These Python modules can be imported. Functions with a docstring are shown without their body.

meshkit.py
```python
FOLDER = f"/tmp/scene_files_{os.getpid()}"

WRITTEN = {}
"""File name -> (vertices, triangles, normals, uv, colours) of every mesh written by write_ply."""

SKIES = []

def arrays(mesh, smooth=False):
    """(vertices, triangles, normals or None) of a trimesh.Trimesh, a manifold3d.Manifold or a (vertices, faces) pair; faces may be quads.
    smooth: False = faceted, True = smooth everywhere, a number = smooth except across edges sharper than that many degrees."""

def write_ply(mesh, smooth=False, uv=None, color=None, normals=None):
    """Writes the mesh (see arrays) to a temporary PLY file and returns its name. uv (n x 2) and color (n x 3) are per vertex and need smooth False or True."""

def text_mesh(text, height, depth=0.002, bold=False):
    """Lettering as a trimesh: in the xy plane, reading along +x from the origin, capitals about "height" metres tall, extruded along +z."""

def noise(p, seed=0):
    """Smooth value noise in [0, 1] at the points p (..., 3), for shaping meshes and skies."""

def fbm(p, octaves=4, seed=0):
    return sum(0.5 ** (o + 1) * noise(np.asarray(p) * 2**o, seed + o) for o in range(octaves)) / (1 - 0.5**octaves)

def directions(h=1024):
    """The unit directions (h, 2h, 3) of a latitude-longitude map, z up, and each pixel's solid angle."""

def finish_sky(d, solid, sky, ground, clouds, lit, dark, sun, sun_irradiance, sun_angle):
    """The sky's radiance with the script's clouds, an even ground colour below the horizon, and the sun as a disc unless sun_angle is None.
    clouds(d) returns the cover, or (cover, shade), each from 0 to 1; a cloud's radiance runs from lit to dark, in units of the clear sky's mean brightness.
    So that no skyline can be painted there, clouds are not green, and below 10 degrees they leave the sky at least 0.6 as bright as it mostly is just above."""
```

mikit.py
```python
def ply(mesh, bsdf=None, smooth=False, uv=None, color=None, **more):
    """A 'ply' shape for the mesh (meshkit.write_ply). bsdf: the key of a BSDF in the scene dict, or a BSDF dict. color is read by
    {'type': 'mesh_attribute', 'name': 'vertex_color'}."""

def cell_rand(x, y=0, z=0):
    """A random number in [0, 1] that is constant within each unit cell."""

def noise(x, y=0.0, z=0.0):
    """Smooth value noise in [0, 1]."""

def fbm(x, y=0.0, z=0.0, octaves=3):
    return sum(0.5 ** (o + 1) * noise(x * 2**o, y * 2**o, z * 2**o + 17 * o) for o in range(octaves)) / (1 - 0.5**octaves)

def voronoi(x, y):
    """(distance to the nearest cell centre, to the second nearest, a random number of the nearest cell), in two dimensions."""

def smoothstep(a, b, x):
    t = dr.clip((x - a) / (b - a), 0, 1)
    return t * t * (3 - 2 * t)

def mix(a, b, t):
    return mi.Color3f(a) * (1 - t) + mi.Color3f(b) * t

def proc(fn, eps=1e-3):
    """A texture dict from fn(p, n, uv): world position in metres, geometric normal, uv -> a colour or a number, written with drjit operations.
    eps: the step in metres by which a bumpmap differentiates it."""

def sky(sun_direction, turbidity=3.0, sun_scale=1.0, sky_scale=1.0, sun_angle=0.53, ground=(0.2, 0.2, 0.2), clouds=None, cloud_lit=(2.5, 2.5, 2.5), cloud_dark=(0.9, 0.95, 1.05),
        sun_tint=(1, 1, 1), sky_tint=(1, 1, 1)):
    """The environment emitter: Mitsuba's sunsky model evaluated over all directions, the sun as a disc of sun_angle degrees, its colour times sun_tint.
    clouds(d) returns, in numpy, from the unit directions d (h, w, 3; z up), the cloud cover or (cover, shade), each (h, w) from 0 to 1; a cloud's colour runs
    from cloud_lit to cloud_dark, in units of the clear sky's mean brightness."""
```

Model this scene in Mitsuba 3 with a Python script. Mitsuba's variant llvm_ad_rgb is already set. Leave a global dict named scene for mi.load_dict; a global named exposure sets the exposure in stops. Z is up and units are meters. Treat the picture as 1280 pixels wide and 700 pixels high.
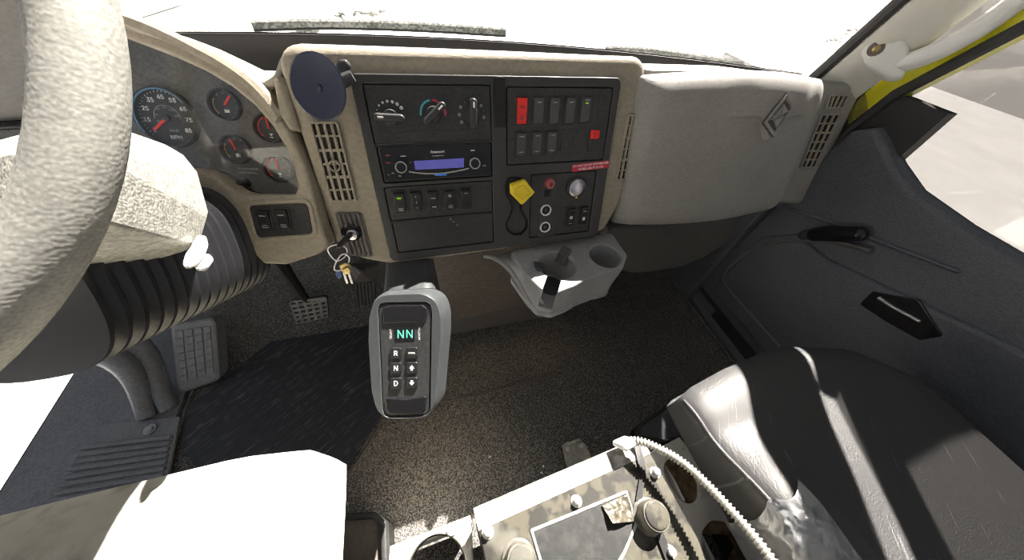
import math, numpy as np, trimesh, mitsuba as mi, drjit as dr, manifold3d, mapbox_earcut
from shapely import union_all
from shapely.geometry import Polygon, Point, LineString, box as sbox
import mikit, meshkit
from mikit import proc, noise, fbm, smoothstep, mix, voronoi
T = mi.ScalarTransform4f
scene, labels = {}, {}

# ---------------------------------------------------------------- camera, sky, sun, exposure
scene['camera'] = {'type': 'perspective', 'fov': 117.95, 'fov_axis': 'x', 'near_clip': 0.02, 'far_clip': 200.0,
    'to_world': T().look_at(origin=[0, 0, 0.95], target=[0.2392, 0.5981, 0.1851], up=[0.1419, 0.7578, 0.6369])}
SUN_AZ, SUN_EL = 45.0, 50.0        # degrees right of straight ahead, above the horizon
a, e = math.radians(SUN_AZ), math.radians(SUN_EL)
scene['sky'] = mikit.sky([math.sin(a) * math.cos(e), math.cos(a) * math.cos(e), math.sin(e)], turbidity=4.0, sun_scale=3.3, sky_scale=0.33, ground=(0.25, 0.25, 0.25), sun_tint=(.87, .97, 1.16),
    clouds=lambda d: .55 + .3 * meshkit.fbm(d * 3.0, 4, 2), cloud_lit=(1.45, 1.5, 1.56), cloud_dark=(.9, .92, .95))
exposure = 2.5

# ---------------------------------------------------------------- materials
def P_(color, rough=0.5, **k):
    c = {'type': 'rgb', 'value': list(color)} if isinstance(color, (tuple, list)) else color
    return {'type': 'principled', 'base_color': c, 'roughness': rough, **k}
def two(b): return {'type': 'twosided', 'b': b}
def bump(b, fn, scale, eps=6e-4): return {'type': 'bumpmap', 'arbitrary': proc(fn, eps), 'scale': scale, 'b': b}
def mat(name, b, two_sided=True): scene['mat_' + name] = two(b) if two_sided else b
def M(name): return 'mat_' + name

def grain(p, n, uv): return noise(p.x * 620, p.y * 620, p.z * 620)
def grain_tint(a_, b_, f=240.0, g=9.0):
    def fn(p, n, uv):
        s = 0.55 * noise(p.x * f, p.y * f, p.z * f) + 0.45 * fbm(p.x * g, p.y * g, p.z * g)
        return mix(a_, b_, smoothstep(0.25, 0.75, s))
    return fn
mat('tan', bump(P_(proc(grain_tint((.32, .285, .225), (.385, .345, .275))), .62, specular=.35), grain, .0006))
mat('grey_pad', bump(P_(proc(grain_tint((.29, .287, .272), (.335, .33, .315), 300., 14.)), .62, specular=.35), grain, .0007))
mat('black', bump(P_((.044, .045, .046), .42), grain, .0003))
mat('black_panel', P_(proc(grain_tint((.032, .033, .034), (.044, .045, .046), 320., 20.)), .45))
mat('deep_black', P_((.012, .012, .013), .55))
mat('gloss_black', P_((.012, .012, .014), .15))
mat('switch', P_((.065, .067, .07), .38))
mat('switch_black', P_((.016, .016, .017), .4))
mat('pod_grey', bump(P_((.058, .064, .068), .42), grain, .0003))
mat('cup_grey', bump(P_(proc(grain_tint((.27, .275, .28), (.34, .345, .35), 420., 10.)), .34), grain, .0002))
mat('door', bump(P_(proc(grain_tint((.088, .096, .112), (.112, .122, .140), 330., 12.)), .45), grain, .0004))
mat('dark_trim', bump(P_((.125, .118, .112), .5), grain, .0004))
mat('brown_vinyl', P_(proc(grain_tint((.13, .112, .097), (.165, .142, .125), 160., 12.)), .6))
mat('white_print', P_((.75, .76, .76), .6))
mat('grey_print', P_((.33, .34, .34), .6))
mat('red', P_((.75, .03, .025), .4))
mat('needle', P_((.85, .05, .04), .5))
mat('dark_red', P_((.35, .05, .05), .4))
mat('pink', P_((.45, .13, .14), .35))
mat('sticker_red', P_((.55, .03, .06), .5))
mat('yellow', P_(proc(grain_tint((.80, .60, .02), (.88, .70, .05), 500., 40.)), .4))
mat('body_yellow', P_((.62, .58, .02), .3, clearcoat=.6))
mat('teal', P_((.08, .42, .46), .5))
mat('arc_red', P_((.55, .05, .09), .5))
mat('amber', P_((.45, .28, .08), .5))
mat('gauge_blue', P_((.10, .25, .42), .4))
mat('dial', P_((.045, .045, .05), .6))
mat('cluster_plate', P_(proc(grain_tint((.115, .116, .114), (.15, .15, .145), 300., 10.)), .6))  # plate and dials paled: the lens reflection is put into their colour
mat('chrome', {'type': 'roughconductor', 'material': 'Cr', 'alpha': .12}) 
mat('steel', {'type': 'roughconductor', 'material': 'Cr', 'alpha': .3})
mat('brass', P_((.46, .36, .15), .35, metallic=.7))
mat('brushed', P_((.45, .45, .44), .35, metallic=.8))
mat('cup_blue', P_((.018, .024, .055), .28, clearcoat=.5))
mat('white_plastic', P_((.80, .80, .78), .4))
mat('pillar', P_((.62, .61, .56), .55))
mat('seal', P_((.03, .03, .03), .6))
mat('glass', {'type': 'thindielectric', 'int_ior': 1.5}, False)
mat('lens', {'type': 'thindielectric', 'int_ior': 1.5}, False)
mat('led_green', P_((.25, .8, .05), .4))
mat('headliner', P_((.20, .20, .20), .9))

def leather(p, n, uv):
    d1, d2, r = voronoi(p.x * 260 + p.z * 90, p.y * 260 + p.z * 200)
    return smoothstep(0.0, 0.35, d2 - d1)
mat('shroud', bump(P_(proc(grain_tint((.22, .22, .20), (.40, .40, .36), 430., 160.)), .6), grain, .0005))

mat('rim_grain', bump(P_(proc(grain_tint((.26, .26, .24), (.36, .36, .33), 700., 60.)), .6), grain, .0002))
def mat_c(p, n, uv):      # black rubber mat: dusty grain plus a pool of light painted into the colour
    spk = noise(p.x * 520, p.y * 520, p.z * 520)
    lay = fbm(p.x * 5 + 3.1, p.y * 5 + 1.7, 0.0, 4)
    d1 = dr.square((p.x + .07) / .20) + dr.square((p.y - .22) / .17)  # soft-edged light beside the gear pod, painted in as paler specks
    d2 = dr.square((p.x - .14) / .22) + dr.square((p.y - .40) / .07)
    dust_light = dr.exp(-d1 * 1.2) * 1.0 + dr.exp(-d2) * .55 + .22 * smoothstep(.45, .75, lay)
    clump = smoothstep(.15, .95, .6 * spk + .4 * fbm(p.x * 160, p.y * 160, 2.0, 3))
    amount = dr.clip(dust_light * clump * (.7 + .9 * lay), 0, 1)
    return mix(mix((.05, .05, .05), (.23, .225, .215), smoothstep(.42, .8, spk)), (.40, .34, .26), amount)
def mat_b(p, n, uv): return noise(p.x * 300, p.y * 300, p.z * 300)
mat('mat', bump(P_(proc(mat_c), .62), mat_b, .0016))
def heel_c(p, n, uv):
    st = noise((p.x * .8 + p.y * .6) * 40, (p.y * .8 - p.x * .6) * 420, 0.0)
    return mix((.034, .037, .047), (.12, .125, .14), smoothstep(.62, .95, st) * fbm(p.x * 14, p.y * 14) * 1.3)
mat('heel', P_(proc(heel_c), .5))
mat('grey_mould', P_(proc(grain_tint((.20, .21, .225), (.26, .27, .29), 260., 16.)), .5))
def vinyl_c(p, n, uv):
    cr = smoothstep(.86, .96, noise((p.y + p.x * .7) * 14, (p.x - p.y * .7) * 330, 0.0)) * smoothstep(.5, .7, fbm(p.x * 9, p.y * 9))
    return mix((.048, .049, .051), (.20, .20, .20), .4 * cr)
mat('vinyl', bump(P_(proc(vinyl_c), .45, specular=.6), leather, .0003))
def cream_c(p, n, uv):
    return mix((.40, .38, .30), (.62, .60, .50), smoothstep(.2, .6, fbm(p.x * 40, p.y * 40, p.z * 40, 4)))
mat('cream', bump(P_(proc(cream_c), .75), grain, .0006))
def dusty_c(p, n, uv):
    s = fbm(p.x * 70, p.y * 70, p.z * 70, 4)
    s2 = fbm(p.x * 22 + 5, p.y * 22, p.z * 22, 3)
    return mix(mix((.018, .017, .013), (.072, .066, .046), smoothstep(.36, .60, s)), (.11, .107, .09), smoothstep(.5, .7, s2))
mat('dusty_metal', P_(proc(dusty_c), .6))
def flange_c(p, n, uv):
    return mix((.24, .235, .21), (.52, .52, .49), smoothstep(.3, .62, fbm(p.x * 60, p.y * 60, p.z * 60, 4)))
mat('flange', P_(proc(flange_c), .45))
def pad_c(p, n, uv):
    return mix((.014, .016, .0165), (.032, .033, .032), smoothstep(.35, .75, fbm(p.x * 110, p.y * 110, p.z * 110, 4)))
mat('rubber_pad', P_(proc(pad_c), .6))
def plate_c(p, n, uv):
    return mix((.78, .77, .73), (.42, .36, .28), smoothstep(.66, .78, fbm(p.x * 45, p.y * 45, p.z * 45, 4)))
mat('white_paint', P_(proc(plate_c), .45))
def tape_b(p, n, uv): return fbm(p.x * 45, p.y * 45, p.z * 30, 3)
mat('tape', bump(P_((.36, .37, .385), .36, metallic=.5), tape_b, .012, 1e-3))
mat('conduit', P_((.48, .47, .42), .38, metallic=.4))
def ground_c(p, n, uv): return mix((.48, .48, .48), (.56, .56, .56), fbm(p.x * 2, p.y * 2))
mat('concrete', P_(proc(ground_c), .9))
mat('hood', P_((.62, .62, .60), .35))
mat('blade', P_(proc(grain_tint((.10, .11, .10), (.34, .35, .33), 260., 60.)), .7))

# ---------------------------------------------------------------- mesh helpers
def num(key):
    if key not in used: used.add(key); return key
    i = 1
    while f'{key}_{i:03d}' in used: i += 1
    used.add(f'{key}_{i:03d}'); return f'{key}_{i:03d}'
used = set()
def thing(name, label, cat, group=None, kind=None):
    key = num(name); labels[key] = {'label': label, 'category': cat}
    if group: labels[key]['group'] = group
    return key
def part(t, name, mesh, m, label=None, smooth=30, **kw):
    key = num(t + '__' + name); scene[key] = mikit.ply(mesh, M(m), smooth=smooth, **kw)
    if label: labels[key] = {'label': label}
    return key
def one(name, mesh, m, label, cat, group=None, smooth=30, **kw):
    key = thing(name, label, cat, group); scene[key] = mikit.ply(mesh, M(m), smooth=smooth, **kw); return key
def struct(name, mesh, m, label=None, smooth=30, **kw):
    key = num(name); scene[key] = mikit.ply(mesh, M(m), smooth=smooth, **kw); labels[key] = {'kind': 'structure'}
    if label: labels[key]['label'] = label
    return key
def shell(name, label):
    key = num(name); labels[key] = {'kind': 'structure', 'label': label}; return key
class Fr:
    def __init__(s, o, u, v, n):
        s.o, s.u, s.v, s.n = (np.asarray(k, float) for k in (o, u, v, n)); s.m = np.eye(4)
        s.m[:3, 0], s.m[:3, 1], s.m[:3, 2], s.m[:3, 3] = s.u, s.v, s.n, s.o
    def pt(s, a, b, c=0.0): return s.o + a * s.u + b * s.v + c * s.n
    def put(s, mesh, a=0.0, b=0.0, c=0.0):
        m = mesh.copy(); m.apply_translation([a, b, c]); m.apply_transform(s.m); return m
def plane(o, tilt, yaw):
    ti, ya = math.radians(tilt), math.radians(yaw)
    n = np.array([math.sin(ya) * math.cos(ti), -math.cos(ya) * math.cos(ti), math.sin(ti)])
    u = np.cross([0, 0, 1], n); u /= np.linalg.norm(u)
    return Fr(o, u, np.cross(n, u), n)
WORLD = Fr([0, 0, 0], [1, 0, 0], [0, 1, 0], [0, 0, 1])
def cat(*ms): return trimesh.util.concatenate([m for m in ms if m is not None])
def rr(x0, y0, x1, y1, r, q=5):
    x0, x1, y0, y1 = min(x0, x1), max(x0, x1), min(y0, y1), max(y0, y1)
    r = min(r, (x1 - x0) / 2.02, (y1 - y0) / 2.02)
    return sbox(x0 + r, y0 + r, x1 - r, y1 - r).buffer(r, quad_segs=q)
def rnd(pts, r, r2=None, q=6):
    p = Polygon(pts).buffer(0)
    p = p.buffer(-r, quad_segs=q).buffer(r, quad_segs=q)
    if r2: p = p.buffer(r2, quad_segs=q).buffer(-r2, quad_segs=q)
    return p.simplify(2e-5)
def circ(x, y, r, q=10): return Point(x, y).buffer(r, quad_segs=q)
def _off(c, d):
    a, b = np.roll(c, 1, 0), np.roll(c, -1, 0)
    e1, e2 = c - a, b - c
    e1 /= np.linalg.norm(e1, axis=1, keepdims=True) + 1e-12; e2 /= np.linalg.norm(e2, axis=1, keepdims=True) + 1e-12
    n1, n2 = np.stack([-e1[:, 1], e1[:, 0]], 1), np.stack([-e2[:, 1], e2[:, 0]], 1)
    m = n1 + n2; m /= np.maximum((m * m).sum(1, keepdims=True), .5) / 2
    return c + d * m
def slab(poly, t, b=0.0, seg=3, z0=0.0, back=True):
    """Polygon extruded from z0 to z0 + t, its front edges (holes' too) rounded by b."""
    if poly.geom_type != 'Polygon': return cat(*[slab(g, t, b, seg, z0, back) for g in poly.geoms])
    from shapely.geometry.polygon import orient
    if b:
        b0_ = b
        while b > 1e-5 and poly.buffer(-b * 1.25).is_empty: b *= .8
    poly = orient(poly, 1.0)
    loops = [np.array(r.coords)[:-1] for r in (poly.exterior, *poly.interiors)]
    prof = [(0, z0), (0, z0 + t - b)] + ([(b * (1 - math.cos(k * math.pi / 2 / seg)), z0 + t - b + b * math.sin(k * math.pi / 2 / seg)) for k in range(1, seg + 1)] if b else [])
    V, Fc, base = [], [], 0
    tops = []
    for c in loops:
        n = len(c)
        for k, (ins, zz) in enumerate(prof):
            V.append(np.column_stack([_off(c, ins) if ins else c, np.full(n, zz)]))
        i = np.arange(n); j = (i + 1) % n
        for k in range(len(prof) - 1):
            A, B = base + k * n, base + (k + 1) * n
            Fc.append(np.column_stack([A + i, A + j, B + j])); Fc.append(np.column_stack([A + i, B + j, B + i]))
        tops.append((base, base + (len(prof) - 1) * n, n)); base += n * len(prof)
    V = np.vstack(V)
    for which in (0, 1):
        idx = np.concatenate([np.arange(t_[which], t_[which] + t_[2]) for t_ in tops])
        ends = np.cumsum([t_[2] for t_ in tops]).astype(np.uint32)
        tri = mapbox_earcut.triangulate_float64(V[idx][:, :2], ends).reshape(-1, 3)
        f = idx[tri]
        cr = np.cross(V[f[:, 1]] - V[f[:, 0]], V[f[:, 2]] - V[f[:, 0]])[:, 2]
        flip = (cr < 0) if which else (cr > 0)
        f[flip] = f[flip][:, ::-1]
        if which or back: Fc.append(f)
    return trimesh.Trimesh(V, np.vstack(Fc), process=False)
def tube(pts, r, sides=10, closed=False):
    p = np.asarray(pts, float); n = len(p)
    r = np.broadcast_to(np.asarray(r, float), (n,))
    t = (np.roll(p, -1, 0) - np.roll(p, 1, 0)) if closed else np.gradient(p, axis=0)
    t /= np.linalg.norm(t, axis=1, keepdims=True) + 1e-12
    a = np.cross(t[0], [0, 0, 1.0] if abs(t[0][2]) < .9 else [1.0, 0, 0]); a /= np.linalg.norm(a)
    A = [a]
    for k in range(1, n):
        a = a - t[k] * (a @ t[k]); a /= np.linalg.norm(a); A.append(a)
    A = np.array(A); B = np.cross(t, A); th = np.arange(sides) * 2 * np.pi / sides
    V = (p[:, None] + r[:, None, None] * (np.cos(th)[None, :, None] * A[:, None] + np.sin(th)[None, :, None] * B[:, None])).reshape(-1, 3)
    F_ = []
    for k in range(n if closed else n - 1):
        k2 = (k + 1) % n
        for s in range(sides):
            s2 = (s + 1) % sides
            F_ += [[k * sides + s, k * sides + s2, k2 * sides + s2], [k * sides + s, k2 * sides + s2, k2 * sides + s]]
    if not closed:
        V = np.vstack([V, p[0], p[-1]])
        for s in range(sides):
            s2 = (s + 1) % sides
            F_ += [[len(V) - 2, s2, s], [len(V) - 1, (n - 1) * sides + s, (n - 1) * sides + s2]]
    m = trimesh.Trimesh(V, F_, process=False)
    if m.volume < 0: m.invert()
    return m
def smooth_path(pts, n=40, closed=False):
    from scipy.interpolate import CubicSpline
    p = np.asarray(pts, float)
    if closed: p = np.vstack([p, p[:1]])
    d = np.concatenate([[0], np.cumsum(np.linalg.norm(np.diff(p, axis=0), axis=1))])
    c = CubicSpline(d, p, bc_type='periodic' if closed else 'not-a-knot')
    return c(np.linspace(0, d[-1], n, endpoint=not closed))
def lathe(prof, n=32): 
    """prof: (radius, z) from the bottom outwards to the top; solid about z."""
    p = np.asarray(prof, float)
    th = np.arange(n) * 2 * np.pi / n
    V = np.concatenate([np.column_stack([r * np.cos(th), r * np.sin(th), np.full(n, z)]) for r, z in p])
    F_ = []
    i = np.arange(n); j = (i + 1) % n
    for k in range(len(p) - 1):
        A, B = k * n, (k + 1) * n
        F_.append(np.column_stack([A + i, A + j, B + j])); F_.append(np.column_stack([A + i, B + j, B + i]))
    return trimesh.Trimesh(V, np.vstack(F_), process=True)
def loft(rings, caps=True):
    R_ = [np.asarray(r, float) for r in rings]; n = len(R_[0]); V = np.vstack(R_); F_ = []
    i = np.arange(n); j = (i + 1) % n
    for k in range(len(R_) - 1):
        A, B = k * n, (k + 1) * n
        F_.append(np.column_stack([A + i, A + j, B + j])); F_.append(np.column_stack([A + i, B + j, B + i]))
    if caps:
        V = np.vstack([V, R_[0].mean(0), R_[-1].mean(0)]); q = len(V)
        F_.append(np.column_stack([np.full(n, q - 2), j, i])); F_.append(np.column_stack([np.full(n, q - 1), (len(R_) - 1) * n + i, (len(R_) - 1) * n + j]))
    m = trimesh.Trimesh(V, np.vstack(F_), process=False)
    if m.volume < 0: m.invert()
    return m
def grid(fn, nu, nv):
    u, v = np.meshgrid(np.linspace(0, 1, nu), np.linspace(0, 1, nv), indexing='ij')
    V = np.asarray(fn(u, v), float)
    V = np.moveaxis(V, 0, -1).reshape(-1, 3)
    i, j = np.meshgrid(np.arange(nu - 1), np.arange(nv - 1), indexing='ij')
    q = np.stack([i * nv + j, (i + 1) * nv + j, (i + 1) * nv + j + 1, i * nv + j + 1], -1).reshape(-1, 4)
    return trimesh.Trimesh(V, np.vstack([q[:, [0, 1, 2]], q[:, [0, 2, 3]]]), process=False)
def sheet(fn, nu, nv, t, d):
    """Grid with thickness t along -d, closed round its rim."""
    g = grid(fn, nu, nv); n = len(g.vertices); d = np.asarray(d, float)
    V = np.vstack([g.vertices, g.vertices - t * d]); f = g.faces
    rim = np.concatenate([np.arange(nu) * nv, (nu - 1) * nv + np.arange(1, nv), (np.arange(nu - 2, -1, -1)) * nv + nv - 1, np.arange(nv - 2, 0, -1)])
    k = np.roll(rim, -1)
    m = trimesh.Trimesh(V, np.vstack([f, f[:, ::-1] + n, np.column_stack([rim, rim + n, k]), np.column_stack([k, rim + n, k + n])]), process=False)
    if m.volume < 0: m.invert()
    return m
def mani(m): 
    m = m.copy(); m.merge_vertices()
    return manifold3d.Manifold(manifold3d.Mesh(np.asarray(m.vertices, np.float32), np.asarray(m.faces, np.uint32)))
def tri(m):
    k = m.to_mesh(); return trimesh.Trimesh(k.vert_properties[:, :3], k.tri_verts, process=False)
def hull(pts, r=0.0, res=12):
    """Convex hull of the points, each a ball of radius r."""
    if r:
        s = trimesh.creation.icosphere(subdivisions=2, radius=r).vertices
        pts = np.vstack([s + np.asarray(p) for p in pts])
    return trimesh.convex.convex_hull(np.asarray(pts, float))
def bx(x0, x1, y0, y1, z0, z1, r=0.0):
    if r: return hull([[x, y, z] for x in (x0 + r, x1 - r) for y in (y0 + r, y1 - r) for z in (z0 + r, z1 - r)], r)
    m = trimesh.creation.box([x1 - x0, y1 - y0, z1 - z0]); m.apply_translation([(x0 + x1) / 2, (y0 + y1) / 2, (z0 + z1) / 2]); return m
def ring2(x, y, r0, r1, q=12): return circ(x, y, r1, q).difference(circ(x, y, r0, q))
def arc2(x, y, r0, r1, a0, a1, n=16):
    t = np.radians(np.linspace(a0, a1, n))
    return Polygon(np.vstack([np.column_stack([x + r1 * np.cos(t), y + r1 * np.sin(t)]), np.column_stack([x + r0 * np.cos(t), y + r0 * np.sin(t)])[::-1]]))
def text(s, h, x=0, y=0, z=0, d=.0003, rot=0, bold=False, anchor='c'):
    m = meshkit.text_mesh(s, h, d, bold); b = m.bounds
    m.apply_translation([-(b[0][0] + b[1][0]) / 2 if anchor == 'c' else -b[0][0], -(b[0][1] + b[1][1]) / 2, 0])
    if rot: m.apply_transform(trimesh.transformations.rotation_matrix(math.radians(rot), [0, 0, 1]))
    m.apply_translation([x, y, z]); return m

# ---------------------------------------------------------------- the cab shell and what lies outside it
def base_y(X): return .80 - .22 * (np.asarray(X) - .05) ** 2
def glass_pt(u, v, off=0.0):
    X = -.95 + 1.87 * u; z = .755 + .78 * v
    return X * (1 - .05 * v), base_y(X) - .33 * v + off, z
struct('ground', bx(-14, 14, -14, 22, -1.12, -1.05), 'concrete', 'pale sunlit concrete yard outside the cab')
floor = struct('floor', bx(-1.02, 1.02, -.8, .9, -.04, -.004), 'deep_black', 'steel cab floor under the rubber mat')
prof = np.array([(-.60, .004), (.2, .004), (.58, .004), (.64, .008), (.69, .035), (.83, .25), (.855, .34), (.86, .70)])
pp = smooth_path(np.column_stack([np.zeros(8), prof]), 60)
pp = np.vstack([[0, -.6, .004], [0, .2, .004], pp[pp[:, 1] > .55]])
def mat_fn(u, v):
    k = v * (len(pp) - 1); y = np.interp(k, np.arange(len(pp)), pp[:, 1]); z = np.interp(k, np.arange(len(pp)), pp[:, 2])
    return -.695 + 1.655 * u, y, np.maximum(z, .004) + .018 * np.clip((u - .975) / .025, 0, 1)
fm = thing('floor_mat', 'large black rubber floor mat covering the cab floor and toe board, dusty, with a painted pool of light in the middle', 'floor mat')
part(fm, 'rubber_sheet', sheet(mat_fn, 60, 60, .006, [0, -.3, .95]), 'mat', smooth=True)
hp = rnd([[-0.6806, 0.3636], [-0.6991, 0.4797], [-0.6565, 0.4989], [-0.6372, 0.5275], [-0.5368, 0.6257], [-0.4364, 0.6888], [-0.2119, 0.6686], [-0.2165, 0.4506], [-0.199, 0.3264], [-0.3013, 0.184], [-0.5115, 0.1841]], .02, .02)
part(fm, 'heel_pad', slab(hp, .0025, .0015, 2, .005), 'heel', 'smooth scuffed dark pad under the pedals')
part(fm, 'seam', tube([[-0.0105, 0.3227, 0.0], [0.2094, 0.3236, 0.0], [0.4778, 0.3256, 0.0]] + np.array([0, 0, .006]), .0022, 6), 'brown_vinyl')
part(fm, 'seam', tube([[0.4778, 0.3256, 0.0], [0.5381, 0.2665, 0.0], [0.5903, 0.1952, 0.0]] + np.array([0, 0, .006]), .0022, 6), 'dark_trim')
part(fm, 'seam', tube(smooth_path([[-0.1948, 0.3209, 0.0], [-0.232, 0.2588, 0.0], [-0.2659, 0.2157, 0.0], [-0.2995, 0.1835, 0.0]], 12) + np.array([0, 0, .008]), .0028, 6), 'brown_vinyl')
part(fm, 'edge_bead', tube([[-.695, -.5, .007], [-.695, .62, .007]], .006, 6), 'mat')
part(fm, 'edge_bead', tube([[.955, -.5, .026], [.955, .60, .026]], .005, 6), 'mat')
struct('wall_front', bx(-1.02, 1.02, .868, .90, -.02, .70), 'deep_black', 'black firewall of the cab')
struct('wall_rear', cat(bx(-1.02, 1.02, -.85, -.80, -.02, .85), bx(-1.02, -.75, -.85, -.80, .85, 1.35), bx(.75, 1.02, -.85, -.80, .85, 1.35), bx(-1.02, 1.02, -.85, -.80, 1.35, 1.62)), 'headliner', 'rear wall of the cab with its window opening')
struct('ceiling', bx(-1.02, 1.02, -.85, .42, 1.58, 1.64, .02), 'headliner', 'grey cab headliner', smooth=30)
g = grid(lambda u, v: np.array(glass_pt(u, v)), 40, 16)
ws = struct('window_1', g, 'glass', 'windshield pane of the cab', smooth=True)
fr_ = sheet(lambda u, v: np.array(glass_pt(.0 + u, -.12 + .135 * v, .012)), 40, 4, .010, [0, 1, .3])
part(ws, 'black_border', fr_, 'seal', 'black band along the foot of the windshield', smooth=True)
struct('window_2', trimesh.Trimesh([[1.006, -.60, .60], [1.006, .60, .60], [1.006, .58, .80], [1.0, .20, 1.50], [1.0, -.60, 1.50]], [[0, 1, 2], [0, 2, 3], [0, 3, 4]], process=False), 'side_glass', 'tinted passenger door window', smooth=False)
scene['mat_side_glass'] = {'type': 'thindielectric', 'int_ior': 1.5, 'specular_transmittance': {'type': 'rgb', 'value': [.25, .245, .24]}}
# the passenger side pillar, leaning back with the windshield edge
PB, PL = np.array([.905, .575, .79]), np.array([-.04, -.37, 1.0])
tr = shell('trim_1', 'pale front pillar trim on the passenger side')
def pil(h): 
    c = PB + PL * h
    return [c + np.array(d) for d in ((0, 0, 0), (.012, -.022, 0), (.05, -.05, 0), (.075, -.06, 0), (.085, -.05, 0), (.085, .01, 0), (.05, .03, 0), (.01, .02, 0))]
part(tr, 'pillar_cover', loft([pil(h) for h in (-.10, 0, .1, .3, .55, .80)]), 'pillar', smooth=50)
part(tr, 'seal', tube([PB + PL * h + np.array([-.006, .012, 0]) for h in (-.04, .1, .3, .55, .80)], .011, 8), 'seal', 'black rubber edge of the windshield')
tl = shell('trim_2', 'front pillar trim on the driver side')
part(tl, 'pillar_cover', loft([[p * np.array([-1, 1, 1]) for p in pil(h)][::-1] for h in (-.10, 0, .1, .3, .55, .80)]), 'pillar', smooth=50)
# door aperture of the cab: painted metal flange with its rubber seal
fl = shell('trim_3', 'yellow painted door opening flange beside the passenger pillar')
part(fl, 'painted_flange', loft([[p + np.array(d) for d in ((0, .0, .0), (.0, -.045, -.035), (.035, -.045, -.035), (.035, 0, 0))] for p in np.array([[1.0, 0.5357, 0.7199], [1.0, 0.5316, 0.763], [0.995, 0.5174, 0.8053], [0.991, 0.3984, 1.0053], [0.981, 0.2134, 1.5053]])]), 'body_yellow', smooth=30)
part(fl, 'rubber_seal', tube([[1.0, 0.5008, 0.6468], [1.0, 0.5011, 0.6942], [1.0, 0.4897, 0.737], [0.995, 0.4781, 0.7774], [0.991, 0.3591, 0.9774], [0.981, 0.1741, 1.4774]], .011, 8), 'seal', 'black rubber door seal')

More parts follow.
